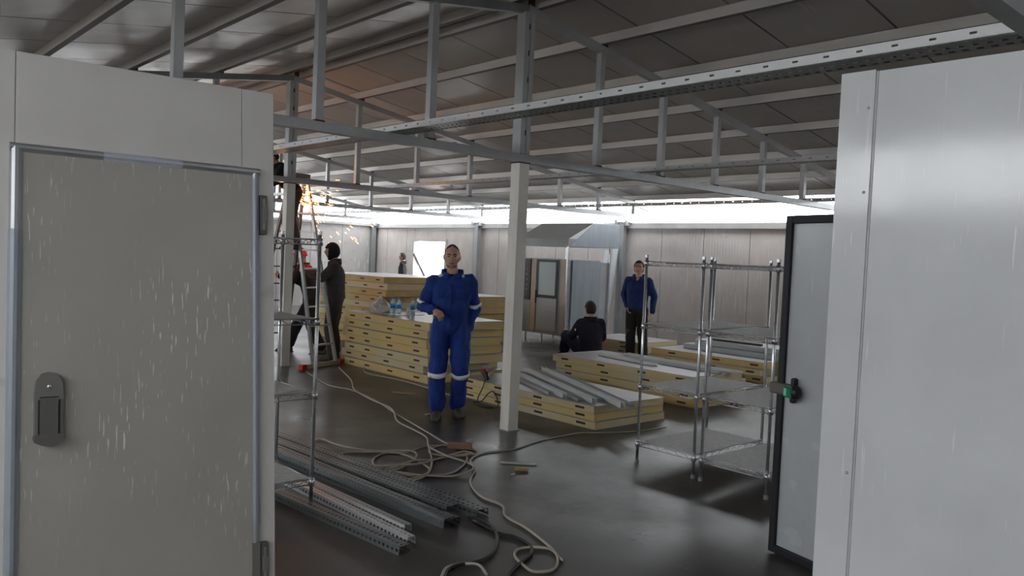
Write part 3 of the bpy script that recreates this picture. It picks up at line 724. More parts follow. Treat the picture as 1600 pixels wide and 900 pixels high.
# ================================================================ PERFORATED CHANNELS ON THE FLOOR
chan = [((2.90, 6.3, .0), (3.06, 3.86), .10, 'tray_dark', 'farthest one, by the cable coil'),
        ((3.02, 6.5, .0), (3.17, 3.70), .09, 'tray_dark', 'outermost one, ending by the black cable'),
        ((2.72, 6.2, .0), (2.90, 3.66), .12, 'tray_dark', 'wide middle one'),
        ((2.70, 6.1, .055), (2.80, 3.56), .07, 'tray_dark', 'laid on top of the wide one'),
        ((2.56, 6.0, .0), (2.63, 3.72), .05, 'tray_lit', 'brighter one nearer the heap'),
        ((2.49, 5.9, .0), (2.535, 3.55), .05, 'tray_lit', 'brighter one at the near side'),
        ((2.22, 5.8, .0), (2.43, 3.46), .07, 'tray_dark', 'nearest dark one')]
for k, (a, c, wd, m_, nm) in enumerate(chan):
    a3 = Vector(a); c3 = Vector((c[0], c[1], a[2])); d = c3-a3; s = d.normalized().cross(Vector((0, 0, 1))).normalized()*-1
    hgt = .05; n = 62; z0 = Vector((0, 0, .003))
    t = thing('perforated_channel', 'perforated galvanized channel on the floor at the left, ' + nm, 'steel channel', tuple(c3), 0, 'perforated channels on the floor')
    # inverted U: perforated top and sides
    p = a3 - s*wd/2 + Vector((0, 0, hgt))
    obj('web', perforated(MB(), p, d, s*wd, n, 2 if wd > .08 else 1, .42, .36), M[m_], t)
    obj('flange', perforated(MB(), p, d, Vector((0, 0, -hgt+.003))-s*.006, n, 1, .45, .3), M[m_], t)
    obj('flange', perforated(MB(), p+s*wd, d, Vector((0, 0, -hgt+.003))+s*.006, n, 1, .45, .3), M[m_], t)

# ================================================================ CABLES
PATHS = {"line1": [[4.96, 9.42], [4.71, 8.42], [4.77, 7.93], [4.63, 7.17], [4.47, 6.64], [4.27, 5.88], [4.13, 5.35], [4.14, 5.18], [4.19, 5.03], [4.13, 4.92], [4.03, 4.91], [3.88, 4.98], [3.81, 5.12], [3.92, 5.25], [4.08, 5.28], [4.11, 5.08], [3.93, 4.8], [3.69, 4.61], [3.54, 4.56], [3.44, 4.59], [3.32, 4.67], [3.23, 4.82], [3.22, 4.99], [3.32, 5.19], [3.5, 5.31], [3.67, 5.25], [3.88, 5.32], [4.03, 5.32]], "line2": [[5.51, 9.54], [5.1, 8.54], [4.81, 7.97], [4.64, 7.33], [4.52, 6.76], [4.26, 6.27], [4.19, 5.92], [4.09, 5.57], [3.92, 5.3], [3.7, 4.95], [3.47, 4.67], [3.3, 4.54], [3.15, 4.55], [3.07, 4.65], [3.12, 4.77], [3.31, 4.85], [3.55, 5.0], [3.68, 5.13], [3.68, 5.26], [3.49, 5.41], [3.36, 5.54], [3.3, 5.73], [3.32, 5.96], [3.25, 5.97], [3.11, 5.75], [2.99, 5.44], [2.97, 5.25]], "loop1": [[2.96, 5.24], [3.0, 5.05], [3.09, 4.92], [3.25, 4.89], [3.51, 4.94], [3.68, 4.92], [3.91, 4.96], [4.04, 4.88], [4.03, 4.98], [3.82, 4.97], [3.55, 4.87], [3.38, 4.89], [3.26, 5.01], [3.15, 5.16], [3.1, 5.31], [3.2, 5.45], [3.35, 5.45], [3.5, 5.28], [3.58, 5.12], [3.57, 4.9], [3.49, 4.69], [3.35, 4.58], [3.18, 4.6], [3.13, 4.73], [3.21, 4.77], [3.37, 4.61], [3.55, 4.49], [3.69, 4.48], [3.83, 4.6], [3.88, 4.79], [3.84, 4.96], [3.87, 5.18], [3.93, 5.31]], "tail": [[4.09, 4.88], [3.93, 4.76], [3.8, 4.54], [3.64, 4.39], [3.52, 4.24], [3.41, 4.0], [3.4, 3.78], [3.28, 3.61], [3.24, 3.39], [3.16, 3.14], [3.09, 2.98], [2.99, 2.87], [2.9, 2.83], [2.82, 2.87], [2.83, 2.95], [2.88, 3.08], [2.97, 3.15], [3.06, 3.12], [3.11, 3.04], [3.05, 2.89]], "rightline": [[4.03, 4.84], [4.22, 4.91], [4.49, 4.87], [4.89, 4.98], [5.4, 5.02], [5.55, 4.96], [5.95, 4.79], [6.4, 4.76]], "line3": [[5.87, 9.51], [5.61, 8.99], [5.66, 8.49], [5.67, 8.05], [5.62, 7.56], [5.57, 7.1]], "bottomloop": [[2.36, 3.05], [2.46, 3.14], [2.54, 3.17], [2.6, 3.15], [2.63, 3.08], [2.59, 2.97]], "black1": [[3.08, 3.72], [3.11, 3.64], [3.08, 3.5], [2.98, 3.34], [2.82, 3.19], [2.68, 3.14], [2.56, 3.16], [2.47, 3.14], [2.39, 3.06]], "black2": [[3.06, 3.65], [3.04, 3.41], [3.08, 3.31], [3.06, 3.16], [2.98, 3.06], [2.83, 2.99], [2.7, 2.92], [2.62, 2.86]]}
def cable(name, pts, r, mat, label, cat='cable', group=None, bumpy=0):
    P = spline([Vector((x, y, r+.001+(bumpy*(.5+.5*math.sin(i*1.9)) if bumpy else 0))) for i, (x, y) in enumerate(pts)], 7)
    o = obj(name, MB().tube(P, r, 7), mat, None, True); tag(o, label, cat, group); return o
cable('extension_cable', PATHS['line1'], .008, M['cable'], 'cream cable from the ladder foot into the coil, ending in the loose coil')
cable('extension_cable', PATHS['line2'], .008, M['cable'], 'cream cable with a slack bend forming the big outer loop', bumpy=.014)
cable('extension_cable', PATHS['loop1'], .008, M['cable'], 'cream cable forming the inner loops of the coil', bumpy=.02)
cable('extension_cable', PATHS['tail'], .008, M['cable'], 'cream cable tail running from the coil to a loop at the bottom')
cable('extension_cable', PATHS['rightline'], .006, M['cable'], 'thin cream cable running from the coil to the low panel stack')
cable('extension_cable', PATHS['line3'], .008, M['cable'], 'cream cable running along the floor before the middle pile to the man in blue')
cable('extension_cable', PATHS['bottomloop'], .008, M['cable'], 'short cream cable loop at the very bottom by the black cables', bumpy=.01)
cable('black_cable', PATHS['black1'], .009, M['black_cable'], 'black cable curving down from the end of the perforated channels, inner one')
cable('black_cable', PATHS['black2'], .009, M['black_cable'], 'black cable from the perforated channels, outer one meeting the cream loop')

# ================================================================ SMALL FLOOR ITEMS
def bit(name, c, sx, sy, sz, rz, mat, label, cat, z=0.0):
    b = MB().box(-sx/2, sx/2, -sy/2, sy/2, 0, sz, min(.003, sz*.3)); 
    o = lo(name, b, mat, None); o.matrix_basis = Matrix.Translation((c[0], c[1], z+.0005)) @ Matrix.Rotation(rz, 4, 'Z'); tag(o, label, cat); return o
bit('cardboard_piece', (4.10, 5.11), .20, .09, .035, R(-42), M['card'], 'brown block lying on the right side of the cream cable coil', 'block', .018)
bit('wood_strip', (4.21, 4.51), .28, .028, .012, R(-45), M['white_bit'], 'thin pale strip on the floor before the middle post', 'strip')
bit('wood_block', (4.10, 4.36), .10, .055, .022, R(-35), M['wood'], 'small wooden offcut on the floor below the pale strip', 'offcut')
bit('wood_chip', (3.96, 4.30), .06, .022, .008, R(20), M['white_bit'], 'tiny pale chip beside the wooden offcut', 'chip')
bit('wood_strip', (5.20, 7.55), .27, .04, .012, R(-55), M['wood'], 'yellowish wooden strip on the floor left of the man in coveralls', 'strip')
bit('paper_scrap', (4.72, 6.42), .06, .03, .01, R(10), M['white_bit'], 'white scrap beside the boots of the man in coveralls', 'scrap')
bit('white_chip', (3.19, 4.02), .03, .025, .008, 0, M['white_bit'], 'small white chip on the floor right of the perforated channels', 'chip')
# perforated rail leaning in the bright doorway
t = thing('perforated_rail', 'perforated rail leaning across the bright doorway in the back wall', 'rail', (12.8, 17.8, 0))
c = Vector((12.92, 18.50, 1.60))
a = Vector((12.75, 16.80, .02)); d = c-a
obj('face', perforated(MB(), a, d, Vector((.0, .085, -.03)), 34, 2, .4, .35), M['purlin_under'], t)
obj('edge', MB().beam(a-Vector((.012, 0, 0)), c-Vector((.012, 0, 0)), .05, .012, (1, 0, 0)), M['purlin_under'], t)

# bottles and bags on the middle pile
ZT = .7575
def bottle(x, y, label, s=1.0):
    t = thing('water_bottle', label, 'bottle', (x, y, ZT), 0, 'water bottles on the middle pile')
    def lathe(prof, mat, nm, par=t):
        b = MB(); b.loft([((x, y, ZT+z*s), r*s, r*s, (1, 0, 0), (0, 1, 0)) for r, z in prof], 16); return obj(nm, b, mat, par, True)
    lathe([(.030, .002), (.034, .01), (.034, .07), (.031, .075), (.034, .08), (.034, .15), (.028, .175), (.014, .20), (.013, .213)], M['bottle'], 'bottle_body')
    lathe([(.0355, .085), (.0355, .14)], M['label'], 'paper_label'); lathe([(.016, .206), (.016, .228)], M['cap'], 'cap')
    return t
bottle(6.12, 9.22, 'clear water bottle with blue label, left of the two standing together', 1.05)
bottle(6.16, 9.13, 'clear water bottle with blue label, right of the two standing together', 1.0)
bottle(6.20, 8.86, 'clear water bottle with blue label, beside the elbow of the man in coveralls', 1.05)
def crumple(name, c, rx, ry, rz, label, seed):
    b = MB().ball((0, 0, 0), 1, rx, ry, rz, 28)
    for v in b.bm.verts:
        n1 = noise.noise(v.co*9+Vector((seed, 0, 0))); n2 = abs(noise.noise(v.co*20+Vector((0, seed, 0))))
        v.co *= 1+.35*n1-.25*n2
        if v.co.z < -rz*.35: v.co.z = -rz*.35
        v.co += Vector((c[0], c[1], ZT+rz*.35+.001))
    o = obj(name, b, M['bag'], None); tag(o, label, 'bag', 'plastic bags on the middle pile')
crumple('plastic_bag', (6.15, 9.56), .13, .17, .15, 'large crumpled clear plastic bag left of the bottles', 1.0)
crumple('plastic_bag', (6.28, 9.03), .05, .07, .08, 'small crumpled bag between the bottles', 5.0)
b = MB().box(6.0, 6.5, 9.0, 9.75, ZT, ZT+.004)
tag(obj('plastic_sheet', b, M['bag']), 'flat clear plastic sheet under the bottles', 'sheet')

# angle grinder with cord on the low stack
gz = .2265
t = thing('angle_grinder', 'small red and black angle grinder on the far corner of the low stack', 'power tool', (5.83, 6.82, gz))
obj('motor_housing', MB().limb([(5.92, 6.98, gz+.045), (5.80, 6.80, gz+.045)], [.036, .040]), M['dark'], t, True)
q = obj('gear_head', MB().ball((5.94, 7.01, gz+.05), .045, 1, 1, .9), M['red'], t, True); q['label'] = 'red gear head'
obj('cutting_disc', MB().tube([(5.985, 7.04, gz+.062), (5.99, 7.043, gz+.062)], .058, 20), M['galv_dark'], t)
obj('rear_grip', MB().limb([(5.80, 6.80, gz+.045), (5.73, 6.70, gz+.03)], [.034, .022]), M['dark'], t, True)
cp = [(5.73, 6.70, gz+.03), (5.67, 6.67, gz+.02), (5.655, 6.69, .16), (5.62, 6.72, .05), (5.58, 6.66, .008), (5.55, 6.50, .008), (5.56, 6.34, .01), (5.60, 6.36, .05), (5.62, 6.46, .15), (5.63, 6.56, .12), (5.62, 6.66, .02), (5.56, 6.72, .008), (5.50, 6.60, .008), (5.48, 6.46, .008), (5.52, 6.35, .008)]
obj('cord', MB().tube(spline(cp, 5), .006, 6), M['black_cable'], t, True)
# ================================================================ PEOPLE
def V(*a): return Vector(a)
def hand(b, wr, d, n, curl=(.35, .45, .35), spread=.16, thumb=.7, sc=1.0, side=1):
    """palm and five fingers; d points along the hand, n out of the back of the hand, side = thumb side sign"""
    d = d.normalized(); n = (n-d*n.dot(d)).normalized(); s = d.cross(n)*side
    L = .085*sc
    for k in (-1.0, -.35, .35, 1.0):
        b.limb([wr-d*.02, wr+d*.03+s*k*.016*sc, wr+d*L+s*k*.027*sc], [.019*sc, .017*sc, .0125*sc], n=10, sub=2)
    for k, ln in ((1.05, .070), (.38, .078), (-.32, .072), (-1.0, .056)):
        p = wr+d*(L-.004)+s*k*.027*sc; a = 0; pts = [p]; dirb = (d+s*k*spread*.5).normalized()
        for q, cu in zip((.45, .30, .25), curl):
            a += cu; p = p+(dirb*math.cos(a)-n*math.sin(a))*ln*q*sc*1.08; pts.append(p)
        b.limb(pts, [.0098*sc, .009*sc, .0083*sc, .0072*sc], n=8, sub=2)
    p = wr+d*.022*sc+s*.026*sc; e = (d*.75+s*thumb-n*.25).normalized()
    b.limb([p-s*.012, p+e*.034*sc, p+e*.034*sc+(e-n*.4+d*.2).normalized()*.03*sc], [.0135*sc, .011*sc, .0085*sc], n=8, sub=2)

def head_mesh(b, c, Rh, sc=1.0, ears=True):
    t = bmesh.new(); bmesh.ops.create_uvsphere(t, u_segments=40, v_segments=30, radius=1)
    g = lambda x, m, s: math.exp(-((x-m)/s)**2)
    for v in t.verts:
        x, y, z = v.co
        X, Y, Z = x*.076, y*.096, z*.118
        if z < 0: X *= 1-.28*(-z)**1.6; Y = Y*(1-.12*(-z)) + .012*(-z)
        if y < 0 and z < -.2: Y *= 1-.35*(-z-.2)
        if y > 0:
            Y += .019*g(X, 0, .011)*g(Z, -.022, .022)*(1 if Z > -.035 else .9)      # nose
            Y += .010*g(X, 0, .010)*g(Z, .004, .022)
            Y -= .009*(g(X, .031, .016)+g(X, -.031, .016))*g(Z, .010, .013)       # eye sockets
            Y += .005*(g(X, .028, .024)+g(X, -.028, .024))*g(Z, .031, .009)       # brow
            Y += .005*g(X, 0, .022)*g(Z, -.060, .010)                             # lips
            Y -= .004*g(X, 0, .03)*g(Z, -.076, .007)
            Y += .008*g(X, 0, .022)*g(Z, -.100, .014)                             # chin
            Y += .003*(g(X, .045, .015)+g(X, -.045, .015))*g(Z, -.018, .02)       # cheek bones
        v.co = c + Rh @ (Vector((X, Y, Z))*sc)
    b.merge(t)
    if ears:
        for s in (-1, 1):
            b.ball(c+Rh @ (V(s*.078, -.006, -.004)*sc), .03*sc, .36, .62, 1.05, 12, Rh)

def hair_mesh(c, Rh, sc, line, thick=.010, seed=0):
    """close cap of hair above a hairline function line(x,y)->z, all in unit-sphere terms"""
    t = bmesh.new(); bmesh.ops.create_uvsphere(t, u_segments=40, v_segments=30, radius=1)
    inner = {}
    kill = [f for f in t.faces if f.calc_center_median().z < line(f.calc_center_median())]
    bmesh.ops.delete(t, geom=kill, context='FACES')
    for v in t.verts:
        x, y, z = v.co; X, Y, Z = x*.076, y*.096, z*.118
        if z < 0: X *= 1-.28*(-z)**1.6
        if y < 0 and z < -.2: Y *= 1-.35*(-z-.2)
        v.co = Vector((X, Y, Z))
    ex = bmesh.ops.solidify(t, geom=t.faces[:], thickness=-thick)
    for v in t.verts:
        k = noise.noise(v.co*70+V(seed, 0, 0))*.003
        v.co = c+Rh @ ((v.co*(1.0+k*8))*sc)
    m = MB(); m.merge(t); return m

def torso_secs(J, rad, right, sc=1.0):
    """ellipses along the pelvis-chest-neck spine; rad = list of (t, rx, ry), t 0..1 pelvis->chest, 1..2 chest->neck"""
    pel, ch, nk = J['pelvis'], J['chest'], J['neck']; out = []
    for t, rx, ry in rad:
        if t < 0: p = pel+(pel-ch).normalized()*(-t)*(ch-pel).length; d = ch-pel
        elif t < 1: p = pel.lerp(ch, t); d = ch-pel
        else: p = ch.lerp(nk, t-1); d = (nk-ch)
        d = d.normalized(); x = (right-d*right.dot(d)).normalized(); y = d.cross(x)
        out.append((p, rx*sc, ry*sc, x, y))
    return out

STAND = dict(pelvis=V(0, 0, .93), chest=V(0, .0, 1.24), neck=V(0, -.005, 1.45), head=V(0, .02, 1.602),
             sR=V(.175, 0, 1.385), eR=V(.235, -.03, 1.12), wR=V(.235, .04, .88), sL=V(-.175, 0, 1.385), eL=V(-.235, -.03, 1.12), wL=V(-.235, .04, .88),
             hR=V(.088, 0, .90), kR=V(.105, .03, .49), aR=V(.11, -.01, .09), hL=V(-.088, 0, .90), kL=V(-.105, .03, .49), aL=V(-.11, -.01, .09), tR=None, tL=None)

def person(label, loc, face, J0, upper, lower, one_piece=False, H=1.72, look=(0, 0), voxel=.009, hair='short', hands=True, boots=M['boot'],
           group=None, collar=True, hcurl=((.35, .45, .35), (.35, .45, .35)), seed=0, gloves=None, bulk=1.0, hn=None, hood=None, skirt=True, leg=1.0):
    """face: world angle the figure faces; J0 overrides of joints in local metres for a 1.72 m figure"""
    J = {k: (v.copy() if v is not None else None) for k, v in STAND.items()}
    for k, v in J0.items(): J[k] = Vector(v)
    s = H/1.72
    root = thing('person', label, 'person', loc, face-PI/2, group)
    right = (J['sR']-J['sL']).normalized()
    Rh = Matrix.Rotation(look[0], 3, 'Z') @ Matrix.Rotation(look[1], 3, 'X')
    hd_ = J['head']
    # ---- continuous body
    b = MB()
    head_mesh(b, hd_, Rh)
    ndir = (hd_-J['neck'])
    b.limb([J['neck']-ndir*.35, J['neck']+ndir*.15, hd_-ndir*.35+Rh @ V(0, -.018, 0)], [.066, .056, .054], n=16)
    b.loft(torso_secs(J, [(-.22, .10, .08), (0, .135, .09), (.5, .120, .085), (1, .140, .09), (1.5, .13, .08), (1.8, .08, .065), (1.95, .05, .05)], right))
    for q in 'RL':
        b.limb([J['neck'].lerp(J['s'+q], .35)-V(0, 0, .04), J['s'+q]-V(0, 0, .01)], [.038, .040]); b.limb([J['s'+q], J['e'+q], J['w'+q]], [.046, .037, .027])
        b.limb([J['h'+q], J['k'+q], J['a'+q]], [.075, .052, .038])
        f = J['t'+q] if J['t'+q] is not None else V(0, 1, -.12); f = Vector(f).normalized()
        b.limb([J['a'+q]+f*-.02+V(0, 0, -.03), J['a'+q]+f*.11+V(0, 0, -.055)], [.026, .020])
        if hands:
            d = (J['w'+q]-J['e'+q]).normalized(); sgn = 1 if q == 'R' else -1
            nn = (hn or {}).get(q, V(sgn, 0, 0))
            dd_ = (hn or {}).get('d'+q, d)
            hand(b, J['w'+q]+d*.01, Vector(dd_), Vector(nn), curl=hcurl[0 if q == 'R' else 1], side=(1 if (Vector(dd_).cross(Vector(nn))).dot(V(0, 1, .4)) > 0 else -1))
    body = obj('body', remesh(b, voxel*.75, smooth_it=1), M['skin'], root, True, local=True)
    # ---- face
    if hair != 'balaclava':
        fb = MB()
        for sx in (-1, 1): fb.ball(hd_+Rh @ V(sx*.030, .0865, .010), .0075, 1.5, .6, .62, 10, Rh)
        obj('eyes', fb, M['eye'], root, True, local=True)
        fb = MB()
        for sx in (-1, 1): fb.limb([hd_+Rh @ V(sx*.014, .099, .026), hd_+Rh @ V(sx*.032, .095, .031), hd_+Rh @ V(sx*.047, .083, .026)], [.0045, .005, .003], n=6)
        obj('eyebrows', fb, M['hair'], root, True, local=True)
        obj('mouth', MB().limb([hd_+Rh @ V(-.021, .088, -.059), hd_+Rh @ V(0, .095, -.058), hd_+Rh @ V(.021, .088, -.059)], [.003, .0048, .003], n=6), M['lips'], root, True, local=True)
    if hair == 'short': fn = lambda p: (.44+.28*max(0, p.y)**2 if p.y > .25 else (.05 if p.y > -.1 else -.45)); th = .010
    elif hair == 'receding': fn = lambda p: (.96-.45*abs(p.x) if p.y > .1 else (.25 if p.y > -.1 else -.40)); th = .005
    elif hair == 'full': fn = lambda p: (.66 if p.y > .3 else (.1 if p.y > -.1 else -.55)); th = .014
    elif hair == 'cap': fn = lambda p: (.26 if p.y > 0 else .02); th = .02
    else: fn = lambda p: (-.95 if p.y < .45 else .35); th = .02
    hm = hair_mesh(hd_, Rh, 1.0, fn, th, seed)
    if hair == 'balaclava': obj('hood', hm, M['black_cloth'], root, True, local=True)
    elif hair == 'cap':
        hm.limb([hd_+Rh @ V(-.045, .085, .045), hd_+Rh @ V(0, .125, .038), hd_+Rh @ V(.045, .085, .045)], [.012, .016, .012]); obj('cap', hm, M['red'], root, True, local=True)
    else: obj('hair', hm, M['hair'], root, True, local=True)
    # ---- clothing
    k = bulk
    def upper_shapes(b, low=-.12):
        b.loft(torso_secs(J, [(low, .168*k, .118*k), (0, .172*k, .122*k), (.3, .166*k, .118*k), (.65, .176*k, .124*k), (1, .190*k, .128*k), (1.35, .188*k, .118*k), (1.62, .150*k, .098*k), (1.80, .098, .085), (1.92, .076, .074)], right), 22)
        for q in 'RL':
            e, w_ = J['e'+q], J['w'+q]
            b.limb([J['neck'].lerp(J['s'+q], .35)+V(0, 0, -.030), J['s'+q]], [.060*k, .066*k]); b.limb([J['s'+q], e], [.068*k, .058*k]); b.limb([e, w_.lerp(e, .06)], [.058*k, .044*k])
    def lower_shapes(b):
        b.loft(torso_secs(J, [(-.28, .12, .10), (-.14, .165, .118), (0, .170, .120), (.25, .160, .112)], right), 20)
        for q in 'RL':
            b.limb([J['h'+q], J['k'+q]], [.104*k*leg, .084*k*leg]); b.limb([J['k'+q], J['a'+q].lerp(J['k'+q], .08)], [.084*k*leg, .078*k*leg])
    if one_piece:
        b = MB(); upper_shapes(b); lower_shapes(b)
        obj('coverall', remesh(b, voxel, .020, 9, 2, seed, .6), upper, root, True, local=True)
    else:
        b = MB(); lower_shapes(b); obj('trousers', remesh(b, voxel, .010, 8, 2, seed, .7), lower, root, True, local=True)
        b = MB(); upper_shapes(b, -.10 if skirt else .02); obj('jacket', remesh(b, voxel, .011, 8, 2, seed+3, .7), upper, root, True, local=True)
    if collar:
        nk = J['neck']; b = MB(); n = 22; ri = []; 
        for z, r1 in ((-.040, .112), (.000, .108), (.040, .104), (.043, .094), (.0, .092), (-.03, .098)):
            ri.append([b.bm.verts.new(nk+V(r1*1.05*math.cos(a), r1*math.sin(a)*.95-.004, z+(-.045 if math.sin(a) > 0 else .004)*abs(math.sin(a)))) for a in [PI/2+.32+(2*PI-.64)*i/(n-1) for i in range(n)]])
        for a_, c_ in zip(ri, ri[1:]+ri[:1]):
            for i in range(n-1): b.bm.faces.new((a_[i], a_[i+1], c_[i+1], c_[i]))
        b.bm.faces.new([r[0] for r in ri]); b.bm.faces.new([r[-1] for r in ri][::-1])
        obj('collar', b, upper, root, True, local=True)
    for q in 'RL':
        a = J['a'+q]; f = Vector(J['t'+q]) if J['t'+q] is not None else V(0, 1, 0); f.z = f.z if J['t'+q] is not None else 0; f.normalize()
        sd = f.cross(V(0, 0, 1)).normalized(); upz = sd.cross(f)
        b = MB(); base = a - upz*(.088)
        sec = [(-.075, .030, .035, .045), (-.055, .040, .055, .075), (0, .043, .06, .095), (.05, .043, .05, .075), (.11, .048, .038, .05), (.165, .044, .030, .04), (.195, .026, .02, .03)]
        b.loft([(base+f*y_+upz*zc_*.92, w_, h_*.92 if h_ < .06 else h_*.6, sd, upz) for y_, w_, zc_, h_ in [(y_, w_, hh*1.0, hh) for y_, w_, hh, _ in sec]], 14)
        b.limb([base+upz*.05, base+upz*.13-f*.005], [.046, .050])
        bt = obj('boot', remesh(b, max(voxel, .008), 0, 1, 1), boots, root, True, local=True)
        sb_ = MB(); sb_.loft([(base+f*y_+upz*.006, w_, .010, sd, upz) for y_, w_ in ((-.085, .028), (-.06, .043), (.05, .046), (.12, .051), (.175, .044), (.205, .024))], 14)
        obj('sole', sb_, M['sole'], bt, local=False) if False else lo('sole', sb_, M['sole'], bt)
    root.matrix_basis = Matrix.Translation(Vector(loc)) @ Matrix.Rotation(face-PI/2, 4, 'Z') @ Matrix.Scale(s, 4)
    return root, J

def band(root, name, c, axis, r, w_, mat, squash=1.0, side=None):
    """reflective band around a limb"""
    axis = Vector(axis).normalized(); x = (side or axis.orthogonal()).normalized(); x = (x-axis*x.dot(axis)).normalized(); y = axis.cross(x); b = MB(); n = 24; rings = []
    for z, dr_ in ((-w_/2, -.006), (-w_/2, .004), (w_/2, .004), (w_/2, -.006)):
        rings.append([b.bm.verts.new(Vector(c)+axis*(z+.004*math.sin(3*a+c[0]*20))+(x*math.cos(a)+y*squash*math.sin(a))*(r+dr_+.003*math.sin(4*a+c[2]*9))) for a in [2*PI*i/n for i in range(n)]])
    for a_, c_ in zip(rings, rings[1:]+rings[:1]):
        for i in range(n): b.bm.faces.new((a_[i], a_[(i+1) % n], c_[(i+1) % n], c_[i]))
    return obj(name, b, mat, root, True, local=True)

TOCAM = math.atan2(-6.22, -4.82)
# man in blue coveralls, walking towards the camera
root, J = person('man in bright blue coveralls with silver bands, walking forward', (4.80, 6.21, 0), TOCAM+.03, dict(
    head=V(.012, .030, 1.603), chest=V(0, .01, 1.24), neck=V(0, -.005, 1.438),
    sR=V(.178, .0, 1.355), eR=V(.285, .0, 1.105), wR=V(.165, .21, 1.08),
    sL=V(-.178, -.01, 1.362), eL=V(-.240, -.08, 1.115), wL=V(-.19, -.02, .90),
    hR=V(.092, 0, .90), kR=V(.112, .07, .49), aR=V(.100, .04, .09), hL=V(-.092, 0, .90), kL=V(-.115, .06, .49), aL=V(-.105, -.10, .10), tR=V(.12, 1, 0), tL=V(-.22, 1, 0)),
    M['blue'], M['blue'], True, H=1.70, look=(-.03, -.06), voxel=.0085, hair='receding', seed=1.3, bulk=1.04, leg=1.0,
    hcurl=((.75, .8, .6), (.4, .5, .4)), hn={'R': V(.5, .1, .85), 'dR': V(-.45, .75, -.25), 'L': V(-1, 0, 0)})
def bd(name, c, ax, r, w_, mat, **k): return band(root, name, c, ax, r, w_, mat, **k)
for q, tt in (('R', .12), ('L', .10)):
    k_, a_ = J['k'+q], J['a'+q]; x = bd('knee_band', k_.lerp(a_, tt), k_-a_, .089, .045, M['reflect']); x['label'] = 'silver reflective band'
e, w_ = J['eR'], J['wR']; x = bd('sleeve_band', J['sR'].lerp(e, .86), e-J['sR'], .068, .03, M['reflect']); x['label'] = 'silver reflective band'
e, w_ = J['eL'], J['wL']; x = bd('sleeve_band', e.lerp(J['sL'], .06), e-J['sL'], .068, .036, M['reflect']); x['label'] = 'silver reflective band'
for sx in (-1, 1):
    x = obj('shoulder_patch', MB().ball((sx*.112, .035, 1.418), .034, .9, .9, .32, 12, Matrix.Rotation(sx*.35, 3, 'Y') @ Matrix.Rotation(-.5, 3, 'X')), M['tape'], root, True, local=True); x['label'] = 'silver shoulder patch'
b = MB()
b.limb([V(.0, .126, 1.33), V(.0, .142, 1.2), V(.0, .132, 1.05), V(0, .128, .93)], [.008, .008, .008, .008], n=6); obj('front_placket', b, M['blue_dark'], root, True, local=True)
for sx in (-1, 1):
    b = MB().box(sx*.085-.05, sx*.085+.05, .100, .131, 1.20, 1.30, .006); obj('chest_pocket', b, M['blue'], root, True, local=True)
obj('undershirt', MB().ball((0, .045, 1.405), .05, 1, .7, .6, 14), M['black_cloth'], root, True, local=True)
obj('waist_button', MB().ball((0, .140, 1.075), .008, 1, .5, 1, 8), M['dark'], root, True, local=True)
b = MB(); b.ball((0.012, .045, 1.515), .055, .95, .82, .42, 18); obj('stubble', b, M['skin_stubble'], root, True, local=True)

# man standing by the back wall, blue jacket
tc2 = math.atan2(-8.25, -10.2)
root, J = person('man in blue jacket and dark trousers standing before the back wall', (10.2, 8.27, 0), tc2-.25, dict(
    sR=V(.18, 0, 1.385), eR=V(.26, -.06, 1.13), wR=V(.17, .03, .93), eL=V(-.27, -.03, 1.12), wL=V(-.27, .05, .86),
    kR=V(.09, .03, .49), aR=V(.085, .0, .09), kL=V(-.12, .03, .49), aL=V(-.14, .0, .09)),
    M['blue_dark'], M['green_black'], H=1.64, look=(.1, .02), voxel=.011, hair='full', seed=4, bulk=1.04)
obj('shirt_collar', MB().ball((0, .065, 1.40), .045, .8, .6, 1.1, 12), M['cream_cloth'], root, True, local=True)
b = MB().limb([V(-.030, .088, 1.552), V(0, .102, 1.556), V(.030, .088, 1.552)], [.004, .007, .004], n=6); obj('moustache', b, M['hair'], root, True, local=True)
x = obj('trouser_patch', MB().ball((.115, .095, .52), .05, .9, .4, 1.2, 12), M['paint_spot'], root, True, local=True); x['label'] = 'tan stain on the trouser knee'

# man sitting with his back to the camera
sit = dict(pelvis=V(0, 0, .15), chest=V(0, .05, .46), neck=V(0, .08, .655), head=V(0, .10, .815),
    sR=V(.18, .05, .60), eR=V(.25, .14, .36), wR=V(.16, .36, .34), sL=V(-.18, .05, .60), eL=V(-.27, .16, .37), wL=V(-.24, .40, .40),
    hR=V(.10, .04, .13), kR=V(.20, .42, .36), aR=V(.14, .62, .09), hL=V(-.10, .04, .13), kL=V(-.25, .42, .36), aL=V(-.20, .62, .09))
root, J = person('man in a black sweater sitting low with his back to the camera', (9.52, 8.62, 0), R(66), sit, M['navy_cloth'], M['jean'], H=1.76, look=(.1, -.05),
    voxel=.011, hair='full', seed=8, bulk=1.10, boots=M['boot'])
x = obj('shoulder_stripe', MB().box(-.275, -.225, .03, .14, .47, .51, .01), M['cream_cloth'], root, True, local=True); x['label'] = 'cream patch on the sleeve'
x = obj('collar_edge', MB().ball((0, .055, .672), .068, 1.1, .9, .28, 16), M['cream_cloth'], root, True, local=True)
x = obj('red_glove', MB().ball((-.245, .45, .40), .055, .8, 1.1, .9, 14), M['red'], root, True, local=True); x['label'] = 'red work glove'

